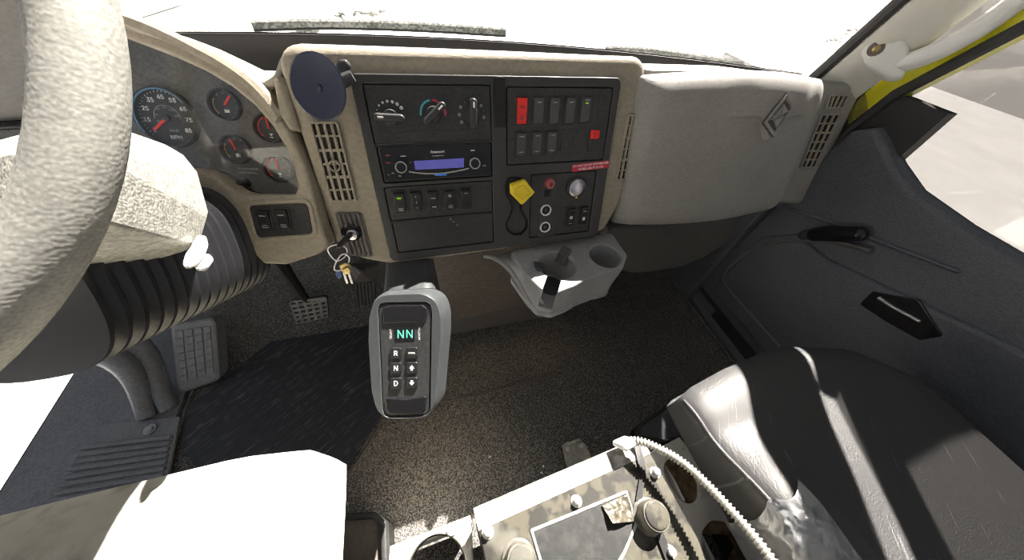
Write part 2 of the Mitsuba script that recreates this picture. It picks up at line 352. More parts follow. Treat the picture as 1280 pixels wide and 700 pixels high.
# passenger door: a slab facing the cab, its window open above
DX = .97
DF = Fr([DX, 0, 0], [0, -1, 0], [0, 0, 1], [-1, 0, 0])
def dz(pts): return [(-a_, b_) for a_, b_ in pts]
dr1 = shell('door_1', 'passenger door with a dark blue-grey plastic trim panel')
out_ = rnd([(-.52, .10), (-.50, .42), (-.488, .66), (-.484, .70), (-.448, .724), (-.418, .711), (-.366, .684), (-.302, .660), (-.20, .650), (.55, .640), (.55, .10)], .008, .01)
part(dr1, 'trim_panel', DF.put(slab(out_, .045, .012, 3, -.045)), 'door')
part(dr1, 'outer_skin', bx(1.02, 1.05, -.60, .40, -.05, .62), 'body_yellow')
low = rnd([(-.47, .13), (-.47, .40), (-.40, .475), (-.30, .475), (.0, .56), (.5, .60), (.5, .13)], .03, .03)
part(dr1, 'map_pocket', DF.put(slab(low.buffer(-.012), .012, .010, 3, 0.0)), 'door', 'raised lower trim field of the door')
part(dr1, 'trim_line', tube([DF.pt(*q, .001) for q in dz([[0.4781, 0.4912], [0.3599, 0.5312], [0.2778, 0.5523], [0.238, 0.5629], [0.141, 0.5903]])], .005, 8), 'door', 'moulded rib across the door')
part(dr1, 'trim_line', tube(smooth_path([DF.pt(*q, .010) for q in dz([[0.256, 0.5344], [0.2948, 0.5176], [0.3358, 0.4926], [0.3759, 0.4582], [0.4215, 0.4035], [0.4521, 0.333], [0.4627, 0.2574], [0.4521, 0.2113], [0.3971, 0.1956], [0.2866, 0.1958], [0.1599, 0.1966]])], 60), .006, 8), 'dark_trim', 'rounded rib outlining the lower door field')
hd = part(dr1, 'door_handle', hull([DF.pt(*q, .022) for q in dz([[0.3561, 0.4975], [0.3359, 0.5234], [0.2944, 0.5525]])] , .017), 'gloss_black', 'long black oval inner door handle')
part(dr1, 'handle_pivot', hull([DF.pt(*q, .016) for q in dz([[0.3755, 0.4773], [0.369, 0.486]])], .013), 'black')
pu = part(dr1, 'pull_recess', DF.put(slab(rnd(dz([[0.1782, 0.4353], [0.186, 0.4752], [0.1297, 0.5173], [0.058, 0.4924], [0.0678, 0.4585], [0.1207, 0.4443]]), .006), .004, .002, 2, .011)), 'gloss_black', 'black recess for the door pull')
part(pu, 'pull_lever', tube([DF.pt(*q, .02) for q in dz([[0.1691, 0.4752], [0.1375, 0.4792], [0.0956, 0.4896]])], .004, 8), 'brushed', 'silver edge of the door pull')
gh = thing('grab_handle', 'white plastic grab handle end bolted to the passenger pillar', 'grab handle')
GF = plane([0.92, 0.5219, 0.8362], 11.5, -53)
gpts = [(-0.0275, -0.0035), (-0.0319, 0.0089), (-0.0233, 0.025), (-0.0105, 0.0351), (0.012, 0.0433), (0.0482, 0.0085), (0.0687, -0.0307), (0.047, -0.0337), (0.0184, -0.0256), (-0.0059, -0.0163)]
part(gh, 'mount', GF.put(slab(rnd(gpts, .010, .0), .040, .012, 4, -.04)), 'handle_white')
scene['mat_handle_white'] = two(P_((.72, .73, .71), .4))
part(gh, 'bar', tube(smooth_path([GF.pt(.045, -.005, -.015), GF.pt(.08, .03, .01), GF.pt(.12, .15, .02), GF.pt(.13, .35, .02)], 24), .017, 12), 'handle_white')
gc_ = (-0.0099, 0.0071)
bp = part(gh, 'bolt_recess', GF.put(slab(circ(*gc_, .0125, 10), .002, .001, 2, -.0005)), 'brown_vinyl', 'round brown recess around the bolt')
part(bp, 'bolt', GF.put(lathe([(0, .0), (.006, .0), (.006, .004), (.003, .006), (0, .006)], 14), *gc_, .0014), 'brass')
# a truck mirror outside the passenger door (its shade falls on the seat)
sm = thing('side_mirror', 'black truck mirror on an arm outside the passenger door', 'mirror')
part(sm, 'housing', hull([[1.29, .60, .95], [1.56, .62, .95], [1.29, .60, 1.62], [1.56, .62, 1.62], [1.32, .70, 1.0], [1.54, .72, 1.0], [1.32, .70, 1.58], [1.54, .72, 1.58]], .015), 'deep_black')
part(sm, 'glass', bx(1.30, 1.55, .582, .586, .96, 1.60), 'chrome')
part(sm, 'arm', tube([[1.04, .55, 1.0], [1.2, .62, 1.05], [1.34, .66, 1.10]], .015, 8), 'deep_black')

# outside: hood, cowl, wipers
hd_ = thing('truck_hood', 'pale sunlit truck hood beyond the windshield', 'hood')
part(hd_, 'hood_panel', sheet(lambda u, v: (-1.05 + 2.1 * u, .93 + 1.5 * v, .70 - .10 * v - .12 * (2 * u - 1) ** 2), 24, 16, .02, [0, 0, 1]), 'hood', smooth=True)
cw = shell('trim_7', 'light cowl panel between the hood and the windshield')
part(cw, 'panel', sheet(lambda u, v: (-1.0 + 2.0 * u, base_y(-1.0 + 2.0 * u) + .025 + .16 * v, .735 - .03 * v + 0 * u), 30, 6, .01, [0, 0, 1]), 'hood', smooth=True)
def wiper(pts, arm, label):
    t = thing('wiper', label, 'wiper', None)
    p = smooth_path(pts, 24)
    part(t, 'blade', loft([[q + .5 * np.array(d) for d in ((0, -.006, -.010), (0, .010, -.010), (0, .012, .012), (0, .002, .018), (0, -.006, .012))] for q in p]), 'blade')
    part(t, 'rubber_edge', tube(p + np.array([0, -.003, -.006]), .002, 6), 'seal')
    part(t, 'arm', tube(smooth_path(arm, 12), .006, 8), 'blade', 'grey wiper arm')
wiper([[-0.262, 0.8349, 0.7638], [-0.1081, 0.885, 0.7626], [0.0728, 0.885, 0.765], [0.2392, 0.87, 0.7664]], [[-0.1623, 0.9, 0.7505], [-0.2052, 0.9, 0.7406], [-0.2483, 0.92, 0.7234], [-0.2958, 0.95, 0.6971]], 'long frosted wiper blade on the windshield above the driver side dash')
wiper([[0.4936, 0.84, 0.7479], [0.5865, 0.83, 0.7515], [0.714, 0.8, 0.751], [0.8402, 0.74, 0.7516]], [[0.7693, 0.8, 0.7454], [0.8919, 0.83, 0.7065], [0.9909, 0.86, 0.6727]], 'short frosted wiper blade on the windshield above the glove box')
lf = [[-0.1084, 0.93, 0.7711], [-0.0947, 0.93, 0.7744], [-0.0796, 0.93, 0.7765], [-0.0669, 0.93, 0.7758], [-0.0563, 0.93, 0.7723], [-0.0453, 0.93, 0.7769], [-0.1188, 0.93, 0.7679], [-0.0316, 0.93, 0.779]]
rng = np.random.default_rng(3)
one('leaf_litter', cat(*[hull([np.array(q) + rng.uniform(-.010, .010, 3) * [1.2, .6, .5] for _ in range(5)], .0012) for q in lf]), 'blade', 'dry leaf crumbs on the cowl behind the long wiper', 'leaf litter')
labels['leaf_litter']['kind'] = 'stuff'
ds2 = [[0.9248, 0.64, 0.8305], [0.9359, 0.64, 0.8338], [0.9523, 0.64, 0.8329], [0.964, 0.64, 0.8378], [0.9715, 0.64, 0.8439], [0.9919, 0.64, 0.8403], [0.9899, 0.64, 0.8533], [0.9722, 0.64, 0.8511], [0.9657, 0.64, 0.8305]]
one('dirt_specks', cat(*[hull([np.array(q) + rng.uniform(-.006, .006, 3) * [1.2, .3, .4] for _ in range(5)], .0006) for q in ds2]), 'blade', 'grey dirt specks outside the windshield beside the passenger pillar', 'dirt')
labels['dirt_specks']['kind'] = 'stuff'

# ---------------------------------------------------------------- dashboard body
STK = plane([.03, .489, .674], 20, 0)
CLU = plane([-0.1792, 0.4885, 0.6377], 30, -10)
dash = thing('dashboard', 'wide grey-tan moulded truck dashboard under the windshield', 'dashboard')
cs = rnd([(-.188, .150), (.377, .150), (.377, -.10), (.345, -.165), (.30, -.176), (-.10, -.186), (-.155, -.165), (-.188, -.13)], .030, .0)
part(dash, 'center_shroud', STK.put(slab(cs, .13, .015, 6, -.13)), 'tan', 'tan centre surround of the dash')
# sunlit top: a shallow heightfield from the rear edge to the foot of the windshield
def rear(X):
    X = np.asarray(X, float)
    zr = np.interp(X, [-.98, -.80, -.60, -.45, -.387, -.347, -.316, -.286, -.255, -.219, -.198, -.175, -.165, -.15, .33, .42, .60, .80, .90, .98], [.78, .80, .835, .85, .838, .825, .81, .803, .793, .777, .768, .774, .788, .806, .806, .797, .800, .790, .785, .78])
    yr = np.interp(X, [-.98, -.60, -.45, -.387, -.347, -.316, -.286, -.255, -.219, -.198, -.175, -.16, -.15, .36, .40, .90, .98], [.60, .62, .63, .622, .607, .593, .583, .572, .556, .545, .545, .545, .545, .545, .54, .54, .55])
    return yr, zr
def top_fn(u, v):
    X = -.97 + 1.90 * u; yr, zr = rear(X)
    yf = base_y(X) - .012
    return X, yr + (yf - yr) * v * .62, zr - .004 - .012 * v + (.69 - zr) * smooth01(np.clip((v - .45) / .55, 0, 1))
def smooth01(v): return v * v * (3 - 2 * v)
part(dash, 'top_cover', sheet(top_fn, 120, 24, .012, [0, 0, 1]), 'grey_pad', 'sunlit top of the dash', smooth=True)
def tray_fn(u, v):
    X = -.97 + 1.90 * u; yr, zr = rear(X); yf = base_y(X) - .002
    return X, yr + .03 + (yf - yr - .03) * v, .672 + 0 * u
part(dash, 'defroster_tray', sheet(tray_fn, 60, 6, .008, [0, 0, 1]), 'deep_black', 'dark tray along the foot of the windshield', smooth=True)
# driver side: hooded surround of the gauges with an opening for the steering column
lens_px = [(-0.2072, 0.2033), (-0.1877, 0.1839), (-0.1697, 0.1784), (-0.1162, 0.161), (-0.0856, 0.1482), (-0.0577, 0.1318), (-0.0336, 0.1102), (-0.0164, 0.085), (-0.0052, 0.0582), (0.0001, 0.0322), (0.0018, 0.0037), (-0.0049, -0.0075), (-0.0195, -0.0104), (-0.0718, -0.0118), (-0.0875, -0.0062), (-0.0992, 0.0053), (-0.1098, 0.0154), (-0.1274, 0.0228), (-0.1505, 0.0242), (-0.1883, 0.0206), (-0.2729, -0.0025), (-0.3297, 0.0281)]
lens = rnd(lens_px, .006, .004)
outer = [(-0.2282, 0.2247), (-0.1856, 0.2096), (-0.1527, 0.1926), (-0.1212, 0.1845), (-0.0886, 0.1726), (-0.0514, 0.1541), (-0.0282, 0.1373), (-0.0126, 0.1172), (-0.0027, 0.096), (0.0066, 0.079), (0.0194, 0.0251), (0.0258, -0.0595), (0.0311, -0.087), (0.0125, -0.1033), (-0.0407, -0.1212), (-0.0728, -0.1197), (-0.0833, -0.1036), (-0.0951, -0.0801), (-0.0998, -0.0489), (-0.106, -0.0214), (-0.1217, -0.008), (-0.1443, -0.0063), (-0.1832, -0.0154), (-0.2763, -0.037), (-0.3443, -0.0143)]
sh_ = Polygon(outer).buffer(0)
sh_ = rnd(list(sh_.exterior.coords)[:-1], .006, .010)
part(dash, 'gauge_surround', CLU.put(slab(sh_.difference(lens), .030, .006, 4, -.008)), 'tan', 'tan surround of the gauges')
part(dash, 'gauge_back', CLU.put(slab(sh_.buffer(-.004), .010, 0, 1, -.040)), 'black')
# visor over the gauges
vis_o = [(-0.2282, 0.2247), (-0.1856, 0.2096), (-0.1527, 0.1926), (-0.1212, 0.1845), (-0.0886, 0.1726), (-0.0514, 0.1541), (-0.0282, 0.1373), (-0.0126, 0.1172), (-0.0031, 0.0939)]
vi = np.array(vis_o)
vis = []
for k, (a_, b_) in enumerate(smooth_path(np.column_stack([vi, np.zeros(len(vi))]), 40)[:, :2]):
    s_ = min(1.0, (39 - k) / 14.0); q = .030 * s_ + .006
    vis.append([CLU.pt(a_, b_, -.02), CLU.pt(a_ + .004, b_ + .005, .0), CLU.pt(a_ + .004, b_ + .006, .020 + q), CLU.pt(a_, b_ + .002, .024 + q), CLU.pt(a_ - .005, b_ - .005, .022 + q), CLU.pt(a_ - .006, b_ - .007, .0), CLU.pt(a_ - .004, b_ - .006, -.02)])
part(dash, 'gauge_visor', loft(vis), 'tan', 'hooded brow over the gauges', smooth=40)
part(dash, 'shoulder', CLU.put(slab(rnd([(-0.0007, 0.1425), (0.0084, 0.1486), (0.0142, 0.1435), (0.0166, 0.1154), (0.0187, 0.0838), (0.0091, 0.0772), (-0.0022, 0.1026)], .006), .075, .012, 4, -.045)), 'tan', 'rounded shoulder beside the centre surround', smooth=40)
# lower right: dark knee panel; right end: tan end panel
KN = plane([0, .455, 0], 12, 0)
kn = rnd([(0.4534, 0.4371), (0.9974, 0.435), (1.0277, 0.4431), (0.9976, 0.361), (0.9516, 0.2989), (0.8894, 0.2591), (0.8029, 0.2328), (0.6918, 0.2315), (0.6183, 0.241), (0.5585, 0.2642), (0.5091, 0.3602)], .012, .0)
part(dash, 'knee_panel', KN.put(slab(kn, .12, .022, 4, -.12)), 'dark_trim', 'dark panel under the glove box')
ep = rnd([(0.753, 0.1258), (0.9585, 0.1165), (0.9637, 0.0919), (0.9672, -0.1482), (0.9392, -0.1589), (0.8411, -0.1464), (0.7961, -0.0386)], .010, .0)
part(dash, 'end_panel', STK.put(slab(ep, .11, .012, 4, -.122)), 'grey_pad', 'pale end panel of the dash beside the passenger door')

def vent(frame, poly, rows, cols, w0, name='air_vent', skew=0.0, label=None):
    """poly: four corners TL, TR, BR, BL in the frame's plane."""
    q = np.array(poly, float)
    def at(a_, b_): return (q[0] * (1 - a_) + q[1] * a_) * (1 - b_) + (q[3] * (1 - a_) + q[2] * a_) * b_
    o_ = Polygon(q); r_ = .005
    o_ = o_.buffer(-r_).buffer(r_)
    t = part(dash, name, frame.put(slab(o_.difference(o_.buffer(-.0035)), .006, .002, 2, w0)), 'grey_pad' if label else 'tan', label)
    part(t, 'duct', frame.put(slab(o_.buffer(-.003), .001, 0, 1, w0)), 'deep_black')
    for k in range(1, cols):
        a0, a1 = at(k / cols, .02), at(k / cols, .98)
        part(t, 'fin', frame.put(slab(LineString([a0, a1]).buffer(.0021, cap_style=2), .004, .001, 2, w0 + .001)), 'tan')
    for k in range(1, rows):
        a0, a1 = at(.03, k / rows), at(.97, k / rows)
        part(t, 'fin', frame.put(slab(LineString([a0, a1]).buffer(.0016 if k % 2 else .0022, cap_style=2), .003, .001, 2, w0 + .001)), 'tan')
    return t, at
V1, at1 = vent(STK, [(-0.1709, 0.0606), (-0.1326, 0.06), (-0.1346, -0.0574), (-0.1737, -0.0556)], 6, 4, .0005)
c_ = at1(.5, .52)
part(V1, 'thumb_tab', STK.put(slab(ring2(0, 0, .006, .0085).union(Polygon([(-.0012, -.008), (.0012, -.008), (.0012, .008), (-.0012, .008)])), .007, .002, 2, .002), *c_), 'tan')
vent(STK, [(0.349, 0.0639), (0.3782, 0.0622), (0.3791, -0.0545), (0.3459, -0.0556)], 6, 3, .0005)
vent(STK, [(0.856, 0.0948), (0.9212, 0.0949), (0.9178, 0.0667), (0.8615, 0.0672)], 1, 4, -.0115, label='small slotted defroster vent on the end panel')
vent(STK, [(0.8583, 0.0577), (0.9228, 0.057), (0.9227, -0.0631), (0.8692, -0.0603)], 6, 3, -.0115, label='tall slatted vent on the end panel')
# black centre bezel with openings for its panels
def R_(x0, y0, x1, y1, r=.002): return rr(x0, y0, x1, y1, r)
HV, RA, SWP, BLK, UR, AC = (-.0885, .0275, .093, .1048), (-.0868, -.0297, .0918, .0250), (-.0885, -.0955, .0913, -.0385), (-.0872, -.1555, .0908, -.0985), (.1205, -.0125, .3085, .1028), None
AC = (.1665, -.1560, .2985, -.0330)
bez = rr(-.1040, -.1715, .3225, .1182, .010)
gap = .0012
for r_ in (HV, RA, SWP, BLK, UR, AC): bez = bez.difference(R_(r_[0] - gap, r_[1] - gap, r_[2] + gap, r_[3] + gap, .003))
park = rnd([(0.12, -0.0357), (0.1305, -0.0335), (0.1474, -0.0373), (0.1538, -0.0493), (0.1542, -0.0686), (0.1482, -0.0882), (0.1484, -0.0976), (0.1604, -0.1198), (0.1608, -0.135), (0.1492, -0.1474), (0.1324, -0.1472), (0.1191, -0.1356), (0.116, -0.1203), (0.1242, -0.105), (0.129, -0.0928), (0.1274, -0.0833), (0.1182, -0.0659), (0.1153, -0.0496)], .004, .004)
slot = R_(.0985, .047, .1170, .1165, .002)
bez2 = bez.difference(park)
bz = part(dash, 'center_bezel', STK.put(slab(bez2, .0065, .002, 3, .0005)), 'black', 'black bezel framing the radio and switches')
part(bz, 'backing', STK.put(slab(rr(-.103, -.1705, .3215, .1172, .010), .0006, 0, 1, .0001)), 'deep_black')
part(bz, 'pillar_block', STK.put(slab(slot, .003, .001, 2, .0068)), 'deep_black', 'dark square block between the two panels')
bl = part(dash, 'blank_cover', STK.put(slab(R_(*BLK, .002), .0045, .0012, 2, .0008)), 'black_panel', 'blank black cover plate with chipped marks')
rng = np.random.default_rng(8)
for q in [(0.0127, -0.1021), (0.0181, -0.1072), (0.0235, -0.1125)]:
    part(bl, 'chip', STK.put(slab(Polygon(np.array(q) + rng.uniform(-.003, .003, (5, 2))).convex_hull, .0002, 0, 1, .0053)), 'grey_print')

# ---------------------------------------------------------------- gauges
ic = thing('instrument_cluster', 'clear-lensed gauge cluster with speedometer behind the steering column', 'instrument cluster')
part(ic, 'face_plate', CLU.put(slab(lens.buffer(.003), .002, 0, 1, -.028)), 'cluster_plate')
part(ic, 'lens', CLU.put(trimesh.Trimesh(*(lambda tv: (np.column_stack([tv[0], np.full(len(tv[0]), .004)]), tv[1]))(trimesh.creation.triangulate_polygon(lens.buffer(.002), engine='earcut')))), 'lens', 'clear plastic lens')
WG = -.026
def gauge(px, r, ndl, red=None, ticks=None, label=None, speed=False):
    x, y = px
    g_ = part(ic, 'gauge', CLU.put(slab(circ(x, y, r, 16), .003, .001, 2, WG)), 'dial', label)
    part(g_, 'rim', CLU.put(slab(ring2(x, y, r, r + (.0035 if speed else .0022), 16), .010, .002, 3, WG)), 'black')
    a_ = math.radians(ndl); L = r * (.62 if speed else .72)
    d_ = np.array([math.cos(a_), math.sin(a_)]); c_ = np.array([x, y]); b_ = c_ + d_ * (r * .15 if speed else 0.0)
    if not speed: c_, L = c_ + d_ * r * .02, r * .78
    part(g_, 'needle', CLU.put(slab(LineString([c_, c_ + d_ * L * (1.15 if speed else 1)]).buffer(.0019 if speed else .0013), .0015, .0005, 2, WG + .0045)), 'needle', 'red needle')
    return g_
WP = WG + .0031
sx, sy = (-0.1799, 0.092)
sr = .0365
sp = gauge((sx, sy), sr, 219, label='large round speedometer', speed=True)
nums = [5, 15, 25, 35, 45, 55, 65, 75, 85]
for k, v_ in enumerate(nums):
    an = math.radians(218 - k * 31.5)
    part(sp, 'numeral', CLU.put(text(str(v_), .0055, sx + .0275 * math.cos(an), sy + .0275 * math.sin(an), WP, bold=True)), 'white_print')
part(sp, 'unit_text', CLU.put(text('MPH', .0052, sx + .004, sy - .0255, WP)), 'white_print')
part(sp, 'unit_text', CLU.put(text('km/h', .0038, sx + .004, sy - .0165, WP)), 'grey_print')
mk = []
for k in range(33):
    an = math.radians(222 - k * 8); 
    mk.append(LineString([(sx + .0335 * math.cos(an), sy + .0335 * math.sin(an)), (sx + (.0355) * math.cos(an), sy + .0355 * math.sin(an))]).buffer(.0003))
part(sp, 'scale_ticks', CLU.put(slab(union_all(mk), .0003, 0, 1, WP)), 'white_print')
part(sp, 'scale_ticks', CLU.put(slab(arc2(sx, sy, .0165, .0172, -5, 185, 30), .0003, 0, 1, WP)), 'grey_print')
for k, v_ in enumerate((20, 40, 60, 80, 100, 120)):
    an = math.radians(200 - k * 37); part(sp, 'numeral', CLU.put(text(str(v_), .0028, sx + .0140 * math.cos(an), sy + .0140 * math.sin(an), WP)), 'grey_print')
part(sp, 'blue_ring', CLU.put(slab(arc2(sx, sy, sr - .0008, sr + .0012, 35, 215, 40), .0008, .0003, 2, WG + .0095)), 'gauge_blue', 'bluish reflective edge of the speedometer')
part(sp, 'hub', CLU.put(slab(circ(sx, sy, .0045), .004, .001, 2, WG + .003)), 'black')
for px_, ndl, kind in (((-0.0977, 0.1136), 52, 'volt'), ((-0.0979, 0.0529), 108, 'fuel'), ((-0.0437, 0.085), 98, 'air'), ((-0.0431, 0.0267), 94, 'air')):
    nm = {'volt': 'small battery gauge near the speedometer', 'fuel': 'small fuel gauge below the battery gauge', 'air': 'small air pressure gauge with a red arc'}[kind]
    x, y = px_; gg = gauge((x, y), .0185, ndl, label=nm)
    part(gg, 'scale_arc', CLU.put(slab(arc2(x, y, .0155, .0170, 110 if kind == 'air' else 150, 225, 16), .0003, 0, 1, WP)), 'needle' if kind == 'air' else 'amber')
    tk = [LineString([(x + .0145 * math.cos(t_), y + .0145 * math.sin(t_)), (x + .0168 * math.cos(t_), y + .0168 * math.sin(t_))]).buffer(.00035) for t_ in np.radians(np.linspace(-40, 220, 9))]
    part(gg, 'scale_ticks', CLU.put(slab(union_all(tk), .0003, 0, 1, WP)), 'grey_print')
    if kind == 'volt': part(gg, 'battery_symbol', CLU.put(slab(sbox(x - .0035, y - .010, x + .0035, y - .0065).union(sbox(x - .0028, y - .0065, x - .0012, y - .0056)).union(sbox(x + .0012, y - .0065, x + .0028, y - .0056)), .0003, 0, 1, WP)), 'white_print')
    elif kind == 'fuel': part(gg, 'pump_symbol', CLU.put(slab(sbox(x - .0025, y - .011, x + .0012, y - .0055).union(LineString([(x + .0012, y - .007), (x + .0028, y - .0075), (x + .0028, y - .0105)]).buffer(.0004)), .0003, 0, 1, WP)), 'white_print')
    else: part(gg, 'pressure_symbol', CLU.put(slab(Polygon([(x - .003, y - .007), (x + .003, y - .007), (x, y - .0105)]).union(sbox(x - .0025, y - .0128, x + .0025, y - .0118)), .0003, 0, 1, WP)), 'white_print')
for s_, px_ in (('ULTRA LOW SULFUR', (-0.0903, 0.025)), ('DIESEL FUEL ONLY', (-0.0906, 0.0189))):
    part(ic, 'notice_text', CLU.put(text(s_, .0021, *px_, -.0258)), 'white_print')
part(ic, 'reset_knob', CLU.put(lathe([(0, 0), (.006, 0), (.005, .004), (.0035, .005), (.0035, .022), (0, .023)], 16), *(-0.0964, 0.0031), -.026), 'deep_black', 'black trip reset knob')

# ---------------------------------------------------------------- rocker switches
def rocker_mesh(w, h, up=True):
    k = 1 if up else -1
    t = np.linspace(-1, 1, 13)
    z = .0062 + .0018 * k * t - .0012 * np.cos(t * np.pi / 2) + .0012 * (np.abs(t) > .93) * -1
    prof = np.concatenate([np.column_stack([t * h / 2, z]), [[h / 2, 0], [-h / 2, 0]]])
    def ring(x, ins): return np.array([[x, p[0] * (1 - ins * .04), p[1] * (1 - ins * .12) if p[1] > 0 else 0] for p in prof])
    return loft([ring(-w / 2, 1), ring(-w / 2 + .0012, 0), ring(w / 2 - .0012, 0), ring(w / 2, 1)])
def rocker(owner, frame, x, y, w, h, w0, m='switch', light=None, marks=(), up=True, label=None):
    f_ = part(owner, 'switch_surround', frame.put(slab(rr(x - w / 2 - .0024, y - h / 2 - .0024, x + w / 2 + .0024, y + h / 2 + .0024, .003).difference(rr(x - w / 2 - .0004, y - h / 2 - .0004, x + w / 2 + .0004, y + h / 2 + .0004, .001)), .003, .001, 2, w0)), 'black')
    r_ = part(owner, 'rocker_switch', frame.put(rocker_mesh(w, h, up), x, y, w0), m, label, smooth=25)
    for kind, dy, ww, hh, mm in marks:
        zz = w0 + .0062 + .0018 * (1 if up else -1) * (dy / (h / 2)) - .0012 * math.cos(dy / (h / 2) * math.pi / 2)
        mesh = text(kind, hh, x, y + dy, zz - .0003, .0007) if kind else slab(rr(x - ww / 2, y + dy - hh / 2, x + ww / 2, y + dy + hh / 2, .0006), .0007, 0, 1, zz - .0003)
        part(r_, 'indicator_lamp' if mm in ('led_green_on',) else 'legend', frame.put(mesh), mm)
    return r_
scene['mat_led_green_on'] = two(P_((.35, .75, .03), .4))

cp = thing('climate_control_panel', 'black climate control panel with three rotary knobs above the radio', 'climate controls')
part(cp, 'face_plate', STK.put(slab(R_(*HV, .003), .0045, .0012, 2, .0008)), 'black_panel')
W1 = .0054
knobs = ((-0.0589, 0.0642), (0.0028, 0.0677), (0.0626, 0.0659))
rel = circ(*knobs[0], .0235).union(circ(*knobs[1], .0215)).union(circ(*knobs[2], .0225)).union(sbox(knobs[0][0], knobs[0][1] - .020, knobs[2][0], knobs[0][1] + .004))
part(cp, 'raised_border', STK.put(slab(rel.buffer(.001).difference(rel.buffer(-.0006)), .0012, .0005, 2, .005)), 'black')
def knob(c, ang, r):
    x, y = c
    k = part(cp, 'knob', STK.put(lathe([(0, 0), (r, 0), (r, .004), (r * .86, .010), (r * .80, .0115), (0, .012)], 28), x, y, W1 - .0005), 'black')
    d_ = np.array([math.cos(math.radians(ang)), math.sin(math.radians(ang))])
    L = r * 1.42
    part(k, 'grip', STK.put(slab(LineString([np.array(c) - d_ * L * .80, np.array(c) + d_ * L]).buffer(.0052), .010, .0035, 4, W1 + .009)), 'black')
    q = np.array(c) + d_ * L * .62
    part(k, 'pointer', STK.put(slab(LineString([q, q + d_ * r * .45]).buffer(.0014), .0008, .0003, 2, W1 + .0188)), 'white_print', 'white pointer')
    return k
K1, K2, K3 = knob(knobs[0], 176, .0125), knob(knobs[1], 40, .0125), knob(knobs[2], 86, .0125)
for k in range(8):
    an = math.radians(172 - k * 19.5); part(cp, 'fan_mark', STK.put(slab(circ(knobs[0][0] + .0205 * math.cos(an), knobs[0][1] + .0205 * math.sin(an), .0007 + .0003 * k, 5), .0003, 0, 1, .0053)), 'white_print')
part(cp, 'cold_arc', STK.put(slab(arc2(*knobs[1], .0168, .0198, 98, 186, 20), .0004, 0, 1, .0053)), 'teal', 'teal cold arc')
part(cp, 'hot_arc', STK.put(slab(arc2(*knobs[1], .0168, .0198, -8, 90, 20), .0004, 0, 1, .0053)), 'arc_red', 'red hot arc')
for an, s_ in ((180, 1), (148, 1), (122, .5), (90, 1), (62, .5), (38, 1), (12, .5), (-12, 1), (-38, .5), (212, 1)):
    x_, y_ = knobs[2][0] + .0198 * math.cos(math.radians(an)), knobs[2][1] + .0198 * math.sin(math.radians(an))
    mm = ring2(x_, y_, .0012, .0023, 6).union(sbox(x_ - .0002, y_ - .0022, x_ + .0002, y_ + .0005)) if s_ == 1 else circ(x_, y_, .0006, 5)
    part(cp, 'mode_mark', STK.put(slab(mm, .0003, 0, 1, .0053)), 'grey_print')

rd = thing('car_radio', 'black single-slot radio with a violet display in the centre bezel', 'radio')
part(rd, 'face', STK.put(slab(R_(*RA, .004), .008, .003, 3, .0008)), 'gloss_face')
scene['mat_gloss_face'] = two(P_((.014, .014, .016), .3))
scene['mat_display'] = two(P_((.11, .10, .34), .25))
W2 = .0088
kl, kr = (-0.0567, -0.0054), (0.0612, -0.0054)
for c_, hub in ((kl, 'black'), (kr, 'black')):
    k = part(rd, 'knob', STK.put(lathe([(0, 0), (.0085, 0), (.0085, .009), (.0065, .011), (0, .0112)], 28), *c_, W2 - .001), 'gloss_face', 'round radio knob with silver ring')
    part(k, 'silver_ring', STK.put(slab(ring2(*c_, .0068, .0092, 12), .0045, .0012, 3, W2 + .005)), 'brushed')
ds = part(rd, 'display', STK.put(slab(rnd([(-0.0362, 0.0017), (0.0447, 0.0024), (0.0435, -0.0124), (-0.0358, -0.0121)], .001), .0008, .0003, 2, W2 - .0003)), 'display', 'violet liquid crystal display', emitter={'type': 'area', 'radiance': {'type': 'rgb', 'value': [.007, .007, .03]}})
part(rd, 'silver_strip', STK.put(tube(smooth_path([list(q) + [W2 + .0005] for q in [(-0.0463, -0.0141), (-0.0162, -0.0189), (0.017, -0.0188), (0.0516, -0.0141)]], 24), .0012, 8)), 'brushed')
part(rd, 'blue_button', STK.put(slab(rnd([(-0.0083, -0.019), (0.0157, -0.019), (0.0124, -0.0241), (-0.0049, -0.0236)], .0005), .0012, .0004, 2, W2 - .0002)), 'blue', 'small blue button')
scene['mat_blue'] = two(P_((.05, .22, .75), .4))
part(rd, 'brand_text', STK.put(text('Panasonic', .0034, *(0.003, 0.0139), W2, bold=True)), 'white_print')
part(rd, 'model_mark', STK.put(slab(R_(*(-0.0062, 0.0072, 0.012, 0.0084), .0003), .0003, 0, 1, W2)), 'grey_print')
for q in [(-0.0737, 0.0118), (-0.0746, 0.001)]: part(rd, 'side_button', STK.put(slab(rr(q[0] - .0035, q[1] - .001, q[0] + .0035, q[1] + .001, .0008), .001, .0003, 2, W2 - .0002)), 'dark_red')
for q, ww in zip([(-0.0511, 0.0096), (-0.0416, -0.0005), (0.0604, 0.0137), (0.0784, -0.0115), (-0.0715, -0.0152), (-0.0612, -0.0202), (-0.0781, -0.0173)], (.008, .002, .007, .005, .004, .004, .002)):
    part(rd, 'legend', STK.put(slab(rr(q[0] - ww / 2, q[1] - .0007, q[0] + ww / 2, q[1] + .0007, .0003), .0003, 0, 1, W2)), 'grey_print' if ww < .007 else 'white_print')
part(rd, 'slot_line', STK.put(slab(R_(-.080, .0175, .086, .0182, .0003), .0002, 0, 1, W2)), 'deep_black')

